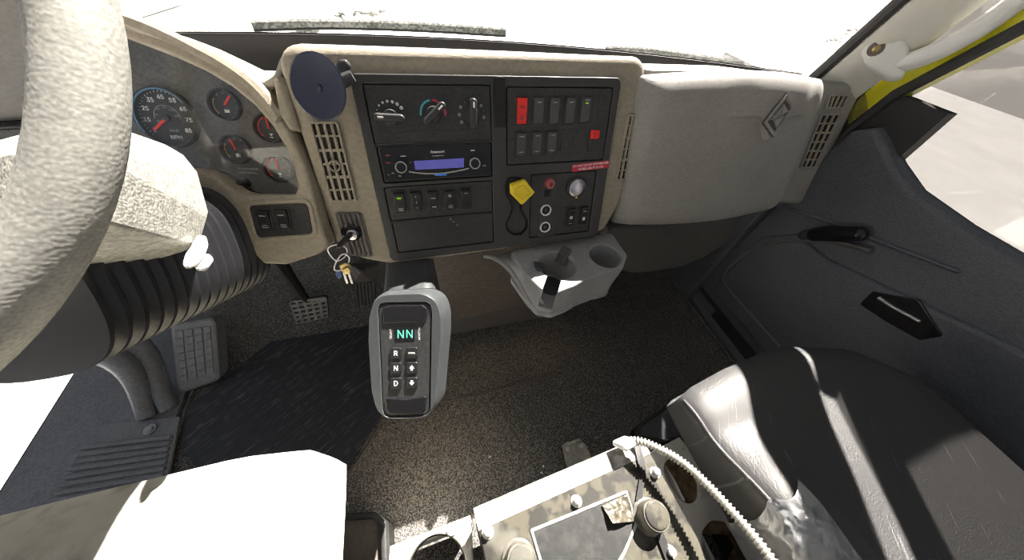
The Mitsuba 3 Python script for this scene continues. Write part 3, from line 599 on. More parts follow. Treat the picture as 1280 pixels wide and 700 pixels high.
ls = thing('rocker_switch_panel', 'lower black panel with a row of five rocker switches under the radio', 'switch panel')
part(ls, 'face_plate', STK.put(slab(R_(*SWP, .003), .004, .0012, 2, .0008)), 'black_panel')
wh = 'white_print'; gp = 'grey_print'
row = [(-0.069, -0.0641), (-0.042, -0.0649), (-0.0136, -0.0658), (0.0149, -0.0667), (0.0435, -0.0661)]
mk = [[('', .0085, .007, .0032, 'led_green_on'), ('', -.0095, .008, .0014, gp), ('', -.0125, .008, .0014, gp)], [('', .010, .002, .003, gp), ('', 0, .002, .003, gp), ('', -.010, .002, .003, gp)],
      [('', .006, .008, .0018, gp), ('', -.0095, .008, .0018, gp)], [('', .009, .005, .004, gp), ('', -.009, .008, .0016, gp), ('', -.012, .008, .0016, gp)], [('', .011, .007, .0012, gp)]]
for q, m_ in zip(row, mk): rocker(ls, STK, q[0], q[1], .0165, .034, .0047, 'switch_black', marks=m_)
part(ls, 'blank_insert', STK.put(slab(rr(.068, -.086, .088, -.049, .003), .0012, .0005, 2, .0046)), 'black_panel')

us = thing('rocker_switch_panel', 'upper black panel with two rows of rocker switches and a square red lamp', 'switch panel')
part(us, 'face_plate', STK.put(slab(R_(*UR, .003), .0045, .0012, 2, .0008)), 'black_panel')
for k, q in enumerate([(0.1449, 0.0702), (0.1737, 0.07), (0.2018, 0.0697), (0.2307, 0.07), (0.2595, 0.0704)]):
    if k == 0: rocker(us, STK, *q, .0165, .038, .0052, 'red', marks=[('', .006, .006, .004, 'dark_red'), ('', -.010, .006, .007, 'dark_red')], label='bright red rocker switch')
    else: rocker(us, STK, *q, .0165, .038, .0052, 'switch', marks=[('', .0125, .008, .0012, gp)] if k < 4 else [('', .0105, .006, .0022, 'led_green_on'), ('', .015, .008, .0012, gp)])
for q in [(0.1442, 0.0196), (0.173, 0.02), (0.2009, 0.0204)]: rocker(us, STK, *q, .0165, .036, .0052, 'switch', marks=[('', -.012, .007, .0012, gp), ('', .013, .008, .0012, gp)])
for q in [(0.2937, 0.0719), (0.2294, 0.0214), (0.2587, 0.0218)]: part(us, 'blank_insert', STK.put(slab(rr(q[0] - .0095, q[1] - .019, q[0] + .0095, q[1] + .019, .003), .0013, .0006, 2, .0051)), 'black_panel')
q = (0.284, 0.0318)
part(us, 'warning_lamp', STK.put(slab(rr(q[0] - .0085, q[1] - .0075, q[0] + .0085, q[1] + .0075, .003), .007, .003, 3, .005)), 'red', 'square red warning lamp')
part(us, 'lamp_socket', STK.put(slab(rr(q[0] - .0095, q[1] - .030, q[0] + .0095, q[1] + .010, .003), .0012, .0005, 2, .0051)), 'black_panel')
for q in [(0.129, 0.0628), (0.129, 0.029), (0.2988, 0.0606), (0.3027, 0.0279)]: part(us, 'screw', STK.put(slab(circ(*q, .0014, 5), .0008, .0003, 2, .0052)), 'deep_black')

ws_ = thing('warning_sticker', 'small red warning sticker with white lettering on the bezel', 'sticker')
stp = [(0.2447, -0.0177), (0.3227, -0.0134), (0.3236, -0.0282), (0.2454, -0.0322)]
STF = Fr(STK.pt(*np.mean(stp, 0), .0072), *(lambda d: (STK.u * d[0] + STK.v * d[1], STK.u * -d[1] + STK.v * d[0]))((lambda k: k / np.linalg.norm(k))(np.array(stp[1]) - np.array(stp[0]))), STK.n)
sw_, sh2 = np.linalg.norm(np.array(stp[1]) - np.array(stp[0])), .0135
part(ws_, 'film', STF.put(slab(sbox(-sw_ / 2, -sh2 / 2, sw_ / 2, sh2 / 2), .0004)), 'sticker_red')
def fit(mesh, w):
    b = mesh.bounds; k = w / (b[1][0] - b[0][0]); mesh = mesh.copy(); mesh.apply_scale([k, 1, 1]); return mesh
part(ws_, 'lettering', STF.put(fit(text('DO NOT MOVE APPARATUS', .0036, 0, .0031, .0005, bold=True), sw_ * .94)), 'white_print')
part(ws_, 'lettering', STF.put(fit(text('WHEN LIGHT IS ON', .0036, 0, -.0031, .0005, bold=True), sw_ * .66)), 'white_print')

ap = thing('accessory_panel', 'black accessory panel with sockets, chrome dial and two rocker switches low on the bezel', 'socket panel')
part(ap, 'face_plate', STK.put(slab(R_(*AC, .003), .0036, .0012, 2, .0006)), 'black_panel')
part(ap, 'column_plate', STK.put(slab(R_(*(0.1842, -0.162, 0.2203, -0.0373), .003), .001, .0005, 2, .0042)), 'black')
q = (0.2017, -0.0495)
k = part(ap, 'pink_socket', STK.put(lathe([(0, 0), (.0095, 0), (.0095, .003), (.0085, .010), (.004, .011), (.0035, .006), (0, .006)], 24), *q, .0045), 'pink', 'dusty pink round socket')
q = (0.2005, -0.069)
part(ap, 'toggle_switch', STK.put(cat(slab(rr(-.007, -.006, .007, .006, .002), .004, .001, 2), slab(rr(-.003, -.002, .003, .004, .001), .007, .001, 2)), *q, .0045), 'gloss_black')
for q in [(0.1983, -0.1013), (0.1986, -0.1364)]:
    so = part(ap, 'power_socket', STK.put(slab(ring2(*q, .0085, .0112, 14), .004, .0016, 3, .0045)), 'white_plastic', 'round power socket with a pale ring')
    part(so, 'well', STK.put(slab(circ(*q, .0085, 12), .001, 0, 1, .0045)), 'deep_black'); part(so, 'contact', STK.put(slab(circ(*q, .0032, 8), .003, .001, 2, .0045)), 'switch')
q = (0.2589, -0.0616)
dl = part(ap, 'chrome_dial', STK.put(lathe([(0, 0), (.0205, 0), (.0205, .005), (.0185, .008), (.0155, .0075), (.0145, .004), (0, .004)], 40), *q, .0044), 'black', 'round chrome-faced dial')
part(dl, 'mirror_face', STK.put(lathe([(0, 0), (.0175, 0), (.017, .005), (.013, .0075), (0, .0085)], 36), *q, .0075), 'chrome')
part(dl, 'yellow_dot', STK.put(slab(circ(q[0] - .001, q[1] - .0172, .002, 6), .001, .0003, 2, .0125)), 'yellow')
for q, m_ in zip([(0.2531, -0.1205), (0.282, -0.1198)], ([('', 0, .006, .006, 'white_print'), ('', -.013, .007, .0012, gp)], [('', -.006, .006, .006, 'white_print'), ('', .010, .008, .0018, gp)])):
    rocker(ap, STK, *q, .0155, .036, .0045, 'switch_black', marks=m_)

pb = thing('parking_brake_knob', 'yellow diamond push-pull parking brake knob in a black keyhole recess', 'brake knob')
part(pb, 'recess_border', STK.put(slab(park.difference(park.buffer(-.0022)), .003, .001, 2, .0055)), 'deep_black')
part(pb, 'valve_plate', STK.put(slab(park.buffer(-.0022), .0022, .0006, 2, .0008)), 'black_panel')
yq = [(0.1218, -0.0595), (0.1211, -0.0424), (0.1321, -0.0397), (0.147, -0.0351), (0.1668, -0.0592), (0.1418, -0.0809)]
c_ = np.mean(yq, 0)
part(pb, 'stem', STK.put(lathe([(0, 0), (.007, 0), (.007, .018), (0, .018)], 18), c_[0] + .004, c_[1], .003), 'brushed')
yk = part(pb, 'knob', STK.put(slab(rnd(yq, .0035, .002), .012, .003, 4, .0165)), 'yellow', 'yellow diamond knob')
part(yk, 'relief', STK.put(slab(Polygon(np.array(yq)).buffer(-.007).difference(Polygon(np.array(yq)).buffer(-.0082)), .0006, .0002, 1, .0284)), 'amber_relief', 'worn moulded outline on the knob')
scene['mat_amber_relief'] = two(P_((.62, .42, .02), .5))

dm = thing('dimmer_switch_panel', 'small black panel with two rocker switches on the tan trim under the gauges', 'switch panel')
DMw = .0225
dmq = [(-0.0707, -0.0262), (0.0113, -0.0207), (0.0118, -0.0643), (0.0075, -0.0682), (-0.0697, -0.0755)]
part(dash, 'switch_recess', CLU.put(slab(rnd(dmq, .006).buffer(.007).difference(rnd(dmq, .006)), .004, .002, 3, .0205)), 'tan')
part(dm, 'face_plate', CLU.put(slab(rnd(dmq, .006), .003, .001, 2, .022)), 'black_panel')
for q in [(-0.0518, -0.0472), (-0.0254, -0.0455)]: rocker(dm, CLU, *q, .016, .030, .025, 'switch_black', marks=[('', .007, .009, .0016, gp), ('', -.008, .009, .0014, gp), ('', -.011, .009, .0014, gp)])

ig = thing('ignition_switch', 'ribbed grey ignition switch plate with a silver key cylinder under the left vent', 'ignition switch')
igo = rnd([(-0.1733, -0.0726), (-0.1327, -0.0763), (-0.1323, -0.1619), (-0.1713, -0.1518)], .006)
part(ig, 'plate', STK.put(slab(igo, .003, .0015, 2, .0005)), 'dark_trim')
scene['mat_rib_grey'] = two(P_((.12, .108, .095), .5))
for k in range(5):
    a_ = .14 + k * .18; p0_, p1_ = np.array((-0.1728, -0.072)) * (1 - a_) + np.array((-0.1324, -0.0757)) * a_, np.array((-0.1708, -0.1509)) * (1 - a_) + np.array((-0.1319, -0.161)) * a_
    part(ig, 'rib', STK.put(slab(LineString([p0_ * .94 + p1_ * .06, p0_ * .06 + p1_ * .94]).buffer(.0022), .0035, .0015, 2, .0034)), 'rib_grey')
q = np.array((-0.1527, -0.1086))
part(ig, 'collar', STK.put(lathe([(0, 0), (.0165, 0), (.0165, .003), (.012, .006), (0, .006)], 28), q[0] - .003, q[1], .003), 'gloss_black')
part(ig, 'key_cylinder', STK.put(lathe([(0, 0), (.0095, 0), (.0095, .012), (.0075, .0145), (0, .015)], 26), *q, .008), 'chrome', 'silver key cylinder')
kt = thing('key_ring', 'bunch of keys on a pale loop hanging from the ignition switch', 'keys')
part(kt, 'ignition_key', STK.put(cat(slab(LineString([(-0.154, -0.104), (-0.1649, -0.114), (-0.1741, -0.1215)]).buffer(.0042), .006, .002, 3, .026))), 'gloss_black', 'black headed key in the lock')
part(kt, 'split_ring', tube([STK.pt(a_, b_, .030) for a_, b_ in smooth_path([list(q) + [0] for q in [(-0.1702, -0.1205), (-0.183, -0.1189), (-0.1914, -0.1236), (-0.191, -0.1353), (-0.1844, -0.1466), (-0.1722, -0.1423), (-0.1652, -0.1343), (-0.1646, -0.127)]], 40, True)[:, :2]], .0013, 8, True), 'steel')
part(kt, 'split_ring', tube([STK.pt(a_, b_, .032) for a_, b_ in smooth_path([list(q) + [0] for q in [(-0.1881, -0.1527), (-0.1666, -0.1362), (-0.1641, -0.141), (-0.1702, -0.1553), (-0.1825, -0.1643), (-0.1908, -0.163)]], 36, True)[:, :2]], .0013, 8, True), 'steel')
for pts_, m_, lb in (([(-0.182, -0.1541), (-0.1721, -0.1494), (-0.1649, -0.1551), (-0.1687, -0.1654), (-0.1803, -0.1667)], 'brass', 'brass key bow'), ([(-0.1779, -0.1592), (-0.1672, -0.1562), (-0.1662, -0.1673), (-0.1758, -0.1705)], 'brass', None)):
    part(kt, 'key', STK.put(slab(rnd(pts_, .001), .0025, .0008, 2, .033 if m_ == 'brass' and lb else .037)), m_, lb)
for pts_ in ([(-0.178, -0.1681), (-0.1778, -0.1873)], [(-0.171, -0.1665), (-0.1703, -0.189)]): part(kt, 'key_blade', STK.put(slab(LineString(pts_).buffer(.0022), .0022, .0006, 2, .034)), 'brushed')
part(kt, 'blue_tag', STK.put(slab(rnd([(-0.189, -0.1612), (-0.1826, -0.1653), (-0.1829, -0.1763), (-0.1906, -0.1815), (-0.193, -0.1715)], .002), .003, .001, 2, .030)), 'tag_blue', 'dark blue tag')
scene['mat_tag_blue'] = two(P_((.04, .09, .28), .4))

# suction cup holder on the top left corner of the bezel
su = thing('suction_cup_holder', 'dark blue suction cup on a small black bracket above the left air vent', 'phone holder')
SC = plane(STK.pt(*(-0.1357, 0.0998), .045), 22, -26)
part(su, 'suction_cup', SC.put(lathe([(0, -.010), (.012, -.010), (.030, -.003), (.0365, .0025), (.0375, .004), (.0355, .0048), (.026, .0028), (.012, .0014), (.0045, .0012), (.0035, .0032), (0, .0036)], 48)), 'cup_blue', 'dark blue rubber suction cup')
part(su, 'stem', tube([SC.pt(0, 0, -.008), SC.pt(.010, .008, -.020), SC.pt(.028, .020, -.028)], [.010, .009, .007], 12), 'black')
part(su, 'clamp', STK.put(slab(rnd([(-0.1176, 0.1239), (-0.1104, 0.1327), (-0.1017, 0.1329), (-0.0975, 0.126), (-0.1017, 0.117), (-0.1108, 0.1124)], .005), .012, .004, 3, .006)), 'black')

# glove box: padded lid in the dash plane, bulging towards the seat
gb = thing('glove_box', 'large padded grey glove box lid with a diamond emblem', 'glove box')
gc = np.array([(0.3578, 0.1227), (0.8028, 0.1225), (0.8356, -0.1534), (0.3687, -0.1504)])
emb = np.array([(0.6494, 0.0917), (0.6773, 0.0728), (0.6578, 0.026), (0.6227, 0.0484)])
ec = emb.mean(0)
def gl(u, v, off=0.0):
    """u: left to right, v: top to bottom, both 0..1"""
    sx_ = (gc[0][0] * (1 - u) + gc[1][0] * u) * (1 - v) + (gc[3][0] * (1 - u) + gc[2][0] * u) * v
    sy_ = (gc[0][1] * (1 - u) + gc[1][1] * u) * (1 - v) + (gc[3][1] * (1 - u) + gc[2][1] * u) * v
    sy_ = sy_ + .010 * np.sin(np.pi * u) * (1 - v) - .014 * np.sin(np.pi * u) ** .7 * v
    e_ = lambda t, k: 1 - np.clip((k - np.minimum(t, 1 - t)) / k, 0, 1) ** 2.4
    w = .034 * np.sqrt(np.clip(e_(u, .10) * e_(v, .16), 0, 1)) - .012 + .012 * np.sin(np.pi * u) + .006 * (1 - v)
    lid = ec[1] - .003 - .012 * np.exp(-((sx_ - ec[0]) / .03) ** 2) - np.clip(.030 - np.abs(sx_ - ec[0] - .004) * .9, 0, 1)
    step = smooth01(np.clip((sy_ - lid) / .0045 + .5, 0, 1)) * smooth01(np.clip((sx_ - ec[0] + .13) / .07, 0, 1)) * smooth01(np.clip((ec[0] + .105 - sx_) / .05, 0, 1))
    w = w + .010 * step + off
    p = STK.o[:, None, None] + STK.u[:, None, None] * sx_ + STK.v[:, None, None] * sy_ + STK.n[:, None, None] * w
    return p
part(gb, 'lid', sheet(lambda u, v: gl(u, v), 220, 170, .010, STK.n), 'grey_pad', 'padded lid', smooth=True)
part(gb, 'inner_shell', STK.put(slab(Polygon(gc).buffer(-.012), .10, .004, 2, -.115)), 'grey_pad')
EF = Fr(STK.pt(*ec, .0), STK.u, STK.v, STK.n)
EW = .0535
ep_ = Polygon(emb - ec)
em_ = part(gb, 'emblem', EF.put(slab(ep_.buffer(.002, join_style=2).difference(ep_.buffer(-.0022, join_style=2)), .005, .0012, 2, EW - .004)), 'grey_pad', 'raised diamond emblem')
part(em_, 'recess', EF.put(slab(ep_.buffer(.0042, join_style=2), .0016, 0, 1, EW - .0045)), 'dark_trim2')
scene['mat_dark_trim2'] = two(P_((.085, .08, .075), .6))
e0, e1, e2, e3 = [q - ec for q in emb]
for tri_ in ([e0 * .62, e1 * .62, (e0 + e1) * .05 + e3 * .0], [e3 * .62 + e0 * .1, e0 * .50, (e3) * .10], [e2 * .66, e1 * .42 + e2 * .12, e3 * .40 + e2 * .10]):
    pg = Polygon(tri_).buffer(-.0006)
    if pg.area > 1e-6: part(em_, 'relief', EF.put(slab(pg, .004, .001, 2, EW - .003)), 'grey_pad')
part(em_, 'relief', EF.put(slab(LineString([e3 * .55, e1 * .55]).buffer(.0015), .004, .001, 2, EW - .0028)), 'grey_pad')

# cup holder under the bezel
ch = thing('cup_holder', 'grey plastic double cup holder hanging under the bezel', 'cup holder')
CZ = .495
co = np.array([[0.1568, 0.435], [0.4111, 0.453], [0.4114, 0.3768], [0.3805, 0.3421], [0.3357, 0.3391], [0.2916, 0.33], [0.2545, 0.3163], [0.2183, 0.3095], [0.1904, 0.3227], [0.1774, 0.3534], [0.1682, 0.3893]])
top_ = rnd(co, .010, .008)
c1, c2 = np.array([[0.2457, 0.3776], [0.3607, 0.3856]])
body = slab(top_, .085, .004, 3, CZ - .085)
zz_ = (CZ - body.vertices[:, 2]) / .085
ctr = co.mean(0)
body.vertices[:, :2] = ctr + (body.vertices[:, :2] - ctr) * (1 - .10 * zz_)[:, None]
bm = mani(body)
for c_, r_ in ((c1, .0375), (c2, .034)):
    cy_ = lathe([(0, CZ - .070), (r_ * .86, CZ - .070), (r_ * .90, CZ - .066), (r_, CZ - .004), (r_ + .004, CZ + .001), (r_ + .004, CZ + .01), (0, CZ + .01)], 48); cy_.apply_translation([*c_, 0])
    bm = bm - mani(cy_)
sl = np.array([[0.1962, 0.3023]][0]); dsl = sl - c1; dsl /= np.linalg.norm(dsl); nsl = np.array([-dsl[1], dsl[0]])
sp_ = Polygon([c1 + nsl * .016, c1 + dsl * .09 + nsl * .016, c1 + dsl * .09 - nsl * .013, c1 - nsl * .013])
bm = bm - mani(slab(sp_, .2, 0, 1, CZ - .062))
part(ch, 'tray', tri(bm), 'cup_grey', smooth=35)
for c_, r_ in ((c1, .032), (c2, .029)):
    q = lathe([(0, 0), (r_ * .8, 0), (r_ * .8, .002), (r_ * .7, .003), (0, .003)], 32); q.apply_translation([*c_, CZ - .0695]); part(ch, 'cup_liner', q, 'black')
for px_ in (np.array([0.2022, 0.3791, 0.497]), np.array([0.2761, 0.4103, 0.497])):
    d_ = np.array([*c1, .47]) - px_; d_[2] = 0; d_ /= np.linalg.norm(d_); s_ = np.array([-d_[1], d_[0], 0])
    part(ch, 'spring_tab', hull([px_ + s_ * k * .009 + d_ * j + np.array([0, 0, h]) for k in (-1, 1) for j, h in ((-.004, .004), (.012, -.004), (.016, -.022))], .0022), 'switch', 'small spring tab gripping the cup')
lo_ = Polygon(ctr + (np.array(top_.exterior.coords) - ctr) * .90)
part(ch, 'bottom_lip', slab(lo_.buffer(.005), .012, .005, 3, CZ - .090), 'cup_grey', 'rounded lip round the bottom of the tray', smooth=40)
lip = smooth_path([[0.1099, 0.452, 0.4691], [0.1433, 0.4168, 0.475], [0.1686, 0.3842, 0.45], [0.19, 0.3467, 0.42], [0.2182, 0.3187, 0.413]], 30)
part(ch, 'wing_edge', tube(lip, .0055, 10), 'cup_grey', 'curved edge of the mounting wing', smooth=60)
part(ch, 'side_web', loft([[a_, b_, b_ + np.array([.004, .004, -.004]), a_ + np.array([.004, .004, -.004])] for a_, b_ in zip(lip, smooth_path([[0.1698, 0.45, 0.4756], [0.1756, 0.3998, 0.487], [0.1845, 0.3605, 0.485], [0.1925, 0.3462, 0.47], [0.2131, 0.3251, 0.432]], 30))]), 'cup_grey', smooth=60)

# gear selector pod
PF = Fr(*([-0.0608, 0.2386, 0.4953], [0.9606, -0.2609, 0.0964], [0.1419, 0.7578, 0.6369], [-0.2392, -0.5981, 0.7649]))
gs = thing('gear_selector', 'grey push button gear selector pod with a green display under the bezel', 'gear selector')
face = rnd([(-0.0593, 0.0247), (-0.0581, 0.0618), (-0.0495, 0.0903), (-0.0334, 0.0964), (0.026, 0.0989), (0.0482, 0.0878), (0.0556, 0.0618), (0.0556, 0.0309), (0.0457, -0.0779), (0.0334, -0.0964), (-0.026, -0.1014), (-0.0457, -0.089), (-0.0544, -0.0556)], .022, .0)
inner = rnd([(-0.0433, 0.0754), (-0.0383, 0.0804), (0.0321, 0.0816), (0.0396, 0.0742), (0.0371, -0.0853), (0.0284, -0.0927), (-0.0284, -0.094), (-0.0359, -0.0865)], .010)
def ring_of(poly, n=72):
    L = poly.exterior; c_ = np.array(poly.centroid.coords[0])
    th = np.linspace(0, 2 * np.pi, n, endpoint=False); out = []
    for t_ in th:
        k = LineString([c_, c_ + np.array([math.cos(t_), math.sin(t_)])]).intersection(L)
        k = k if k.geom_type == 'Point' else list(k.geoms)[0]
        out.append([k.x, k.y])
    return np.array(out)
rg, ri = ring_of(face), ring_of(inner)
fc = np.array(face.centroid.coords[0])
def rg_at(s_, w_, base=rg): 
    q = fc + (base - fc) * s_
    return np.array([PF.pt(a_, b_, w_) for a_, b_ in q])
part(gs, 'housing', loft([rg_at(.72, -.105), rg_at(.94, -.090), rg_at(1.05, -.060), rg_at(1.035, -.018), rg_at(1.0, -.004), rg_at(.97, -.0005), [PF.pt(*q, -.0005) for q in fc + (ri - fc) * 1.03], [PF.pt(*q, -.006) for q in ri]]), 'pod_grey', smooth=40)
nb = np.array([-0.0439, 0.45, 0.4846])
A_ = [PF.pt(a_, b_, w_) for a_, b_ in (fc + (rg - fc) * .72) if b_ > .0 for w_ in (-.030, -.075)]
B_ = [nb + np.array([a_, b_, c__]) for a_ in (-.032, .036) for b_ in (-.012, .03) for c__ in (-.03, .005)]
part(gs, 'stalk', hull(A_ + B_, .008), 'pod_grey', smooth=40)
part(gs, 'keypad', PF.put(slab(inner.buffer(-.0006), .003, .001, 2, -.0055)), 'black_panel', 'black keypad')
kp0, kp1 = (-0.0321, 0.0495), (0.0284, -0.0507)
part(gs, 'gloss_band', PF.put(slab(rnd([(-0.0359, 0.0742), (-0.0284, 0.0779), (0.026, 0.0791), (0.0334, 0.0729), (0.0309, 0.0519), (-0.0346, 0.0507)], .003), .003, .002, 3, -.0024)), 'gloss_black', 'glossy black upper band')
part(gs, 'gloss_band', PF.put(slab(rnd([(-0.0321, -0.0643), (-0.0012, -0.0668), (0.0321, -0.0618), (0.0309, -0.0828), (0.0235, -0.0903), (-0.0247, -0.0903), (-0.0309, -0.0828)], .003), .003, .002, 3, -.0024)), 'gloss_black', 'glossy black lower band')
dp = part(gs, 'display_window', PF.put(slab(rnd([(-0.0185, 0.0433), (0.0124, 0.0445), (0.0136, 0.0235), (-0.0173, 0.0223)], .0015), .0008, .0003, 2, -.0024)), 'gloss_black')
for q in [(-0.008, 0.0334), (0.0056, 0.034)]:
    part(dp, 'digit', PF.put(text('N', .0125, *q, -.0016, .0003)), 'led', 'green lit letter', emitter={'type': 'area', 'radiance': {'type': 'rgb', 'value': [.015, .12, .06]}})
scene['mat_led'] = two(P_((.1, .7, .4), .5))
part(gs, 'legend', PF.put(text('SELECT', .0030, *(-0.0241, 0.0334), -.0024, .0003, rot=90)), 'white_print')
part(gs, 'legend', PF.put(text('MONITOR', .0030, *(0.0204, 0.0346), -.0024, .0003, rot=90)), 'white_print')
for q, s_, h_ in zip([(-0.0148, 0.0043), (0.0099, 0.0049), (-0.0148, -0.0185), (0.0099, -0.0179), (-0.0148, -0.042), (0.0099, -0.0414)], ('R', 'MODE', 'N', 'up', 'D', 'down'), (.0075, .0026, .0075, 0, .0075, 0)):
    b_ = part(gs, 'push_button', PF.put(slab(rr(q[0] - .0085, q[1] - .0085, q[0] + .0085, q[1] + .0085, .003), .0035, .0015, 3, -.0026)), 'switch_black')
    if h_: m_ = text(s_, h_, *q, .0008, .0003, bold=True)
    else:
        k = 1 if s_ == 'up' else -1
        m_ = slab(Polygon([(q[0] - .0042, q[1] - .001 * k), (q[0] + .0042, q[1] - .001 * k), (q[0], q[1] + .0042 * k)]).union(sbox(q[0] - .0016, min(q[1] - .001 * k, q[1] - .0045 * k), q[0] + .0016, max(q[1] - .001 * k, q[1] - .0045 * k))), .0003, 0, 1, .0008)
    part(b_, 'legend', PF.put(m_), 'white_print')

# steering column and wheel
sc = thing('steering_column', 'steering column with sunlit grey grained cover, white lever tips and black ribbed boot', 'steering column')
cov = [[-0.27, 0.3587, 0.7969], [-0.285, 0.4121, 0.7597], [-0.3, 0.4649, 0.7217], [-0.29, 0.4637, 0.7092], [-0.275, 0.4404, 0.6998], [-0.255, 0.3791, 0.685], [-0.25, 0.3623, 0.6883], [-0.25, 0.3243, 0.6821], [-0.225, 0.2552, 0.7602], [-0.2, 0.2116, 0.8048], [-0.2, 0.2475, 0.8259], [-0.22, 0.2851, 0.7845]]
cov = [np.array(q) for q in cov]
back = [q + np.array([-.13, -.01, -.03]) for q in (cov[7], cov[8], cov[1], cov[0])]
part(sc, 'column_cover', hull(cov + back, .004), 'shroud', 'light grey leather-grained column cover', smooth=25)
ax0, ax1 = np.array([-.35, .245, .700]), np.array([-.345, .485, .555])
axd = (ax1 - ax0) / np.linalg.norm(ax1 - ax0)
bu = np.array([1.0, 0, 0]); bv = np.cross(axd, bu)
rings, nr = [], 64
for k in range(nr):
    t_ = k / (nr - 1); c_ = ax0 + (ax1 - ax0) * t_
    r_ = .058 + .018 * t_ + (.0035 if k % 4 < 2 else -.0025) * (1 if k < nr - 1 else 0)
    th = np.arange(48) * 2 * np.pi / 48
    rings.append(c_ + (np.sign(np.cos(th)) * np.abs(np.cos(th)) ** .7)[:, None] * bu * r_ + (np.sign(np.sin(th)) * np.abs(np.sin(th)) ** .7)[:, None] * bv * r_ * 1.15)
part(sc, 'ribbed_boot', loft(rings), 'boot', 'black ribbed rubber boot', smooth=35)
scene['mat_boot'] = two(P_((.022, .023, .026), .32))
part(sc, 'lever_tip', tube(smooth_path([[-0.235, 0.3198, 0.6935], [-0.232, 0.3004, 0.6939], [-0.228, 0.2815, 0.6995], [-0.224, 0.2639, 0.705]], 16), np.interp(np.linspace(0, 1, 16), [0, .15, .6, .92, 1], [.004, .006, .0065, .004, .0015]), 12), 'white_plastic', 'white curved lever tip', smooth=60)
part(sc, 'lever_tip', tube(smooth_path([[-0.23, 0.3006, 0.6838], [-0.228, 0.2884, 0.6863], [-0.225, 0.2726, 0.6921]], 12), np.interp(np.linspace(0, 1, 12), [0, .2, .7, 1], [.003, .006, .0055, .0015]), 12), 'white_plastic', 'short white lever tip', smooth=60)

# pedals
bk = thing('brake_pedal', 'brake pedal with a worn grey waffle pad hanging on a black arm', 'pedal')
q = [np.array(k) for k in [[-0.4274, 0.672, 0.1449], [-0.3257, 0.672, 0.1465], [-0.3371, 0.64, 0.0826], [-0.4306, 0.64, 0.071]]]
o_ = sum(q) / 4; u_ = (q[1] - q[0] + q[2] - q[3]); u_ /= np.linalg.norm(u_); v_ = (q[0] - q[3] + q[1] - q[2]); v_ -= u_ * (v_ @ u_); v_ /= np.linalg.norm(v_)
BF = Fr(o_, u_, v_, np.cross(u_, v_))
loc = np.array([[(k - o_) @ u_, (k - o_) @ v_] for k in q])
pad_o = rnd(loc, .006)
part(bk, 'pad', BF.put(slab(pad_o, .008, .002, 2, -.010)), 'black')
x0_, y0_, x1_, y1_ = pad_o.bounds
gr = pad_o
for i in range(5):
    for j in range(5):
        a0_, a1_ = i / 5 + .04, (i + 1) / 5 - .04; b0_, b1_ = j / 5 + .05, (j + 1) / 5 - .05
        bl_ = lambda a_, b_: (loc[0] * (1 - a_) + loc[1] * a_) * (1 - b_) + (loc[3] * (1 - a_) + loc[2] * a_) * b_
        gr = gr.difference(Polygon([bl_(a0_, b0_), bl_(a1_, b0_), bl_(a1_, b1_), bl_(a0_, b1_)]))
part(bk, 'tread', BF.put(slab(gr, .005, .001, 2, -.002)), 'worn_rubber', 'worn grey waffle tread')
scene['mat_worn_rubber'] = two(P_((.22, .21, .20), .55))
part(bk, 'arm', tube(smooth_path([[-0.3833, 0.675, 0.133], [-0.3864, 0.68, 0.183], [-0.3808, 0.67, 0.2549], [-0.3638, 0.64, 0.3382], [-0.3505, 0.62, 0.4001]], 20), np.linspace(.011, .019, 20), 8), 'deep_black', 'black pedal arm')
ac_ = thing('accelerator_pedal', 'black ribbed accelerator pedal beside the brake pedal', 'pedal')
q = [np.array(k) for k in [[-0.2579, 0.735, 0.1248], [-0.1954, 0.735, 0.1191], [-0.2139, 0.675, -0.0091], [-0.2803, 0.675, -0.0036]]]
o_ = sum(q) / 4; u_ = (q[1] - q[0] + q[2] - q[3]); u_ /= np.linalg.norm(u_); v_ = (q[0] - q[3] + q[1] - q[2]); v_ -= u_ * (v_ @ u_); v_ /= np.linalg.norm(v_)
AF = Fr(o_, u_, v_, np.cross(u_, v_)); loc = np.array([[(k - o_) @ u_, (k - o_) @ v_] for k in q])
part(ac_, 'pad', AF.put(slab(rnd(loc, .005), .008, .002, 2, -.008)), 'black')
for i in range(6):
    a_ = (i + .5) / 6; e0_, e1_ = loc[0] * (1 - a_) + loc[1] * a_, loc[3] * (1 - a_) + loc[2] * a_
    part(ac_, 'rib', AF.put(slab(LineString([e0_ * .96 + e1_ * .04, e0_ * .04 + e1_ * .96]).buffer(.0022), .004, .0012, 2, 0)), 'dark_trim')
part(ac_, 'bracket', hull([[-0.2314, 0.7, 0.232], [-0.1659, 0.7, 0.2264], [-0.1942, 0.72, 0.1448], [-0.2416, 0.72, 0.1473], [-0.2003, 0.66, 0.2455]], .008), 'dark_trim')

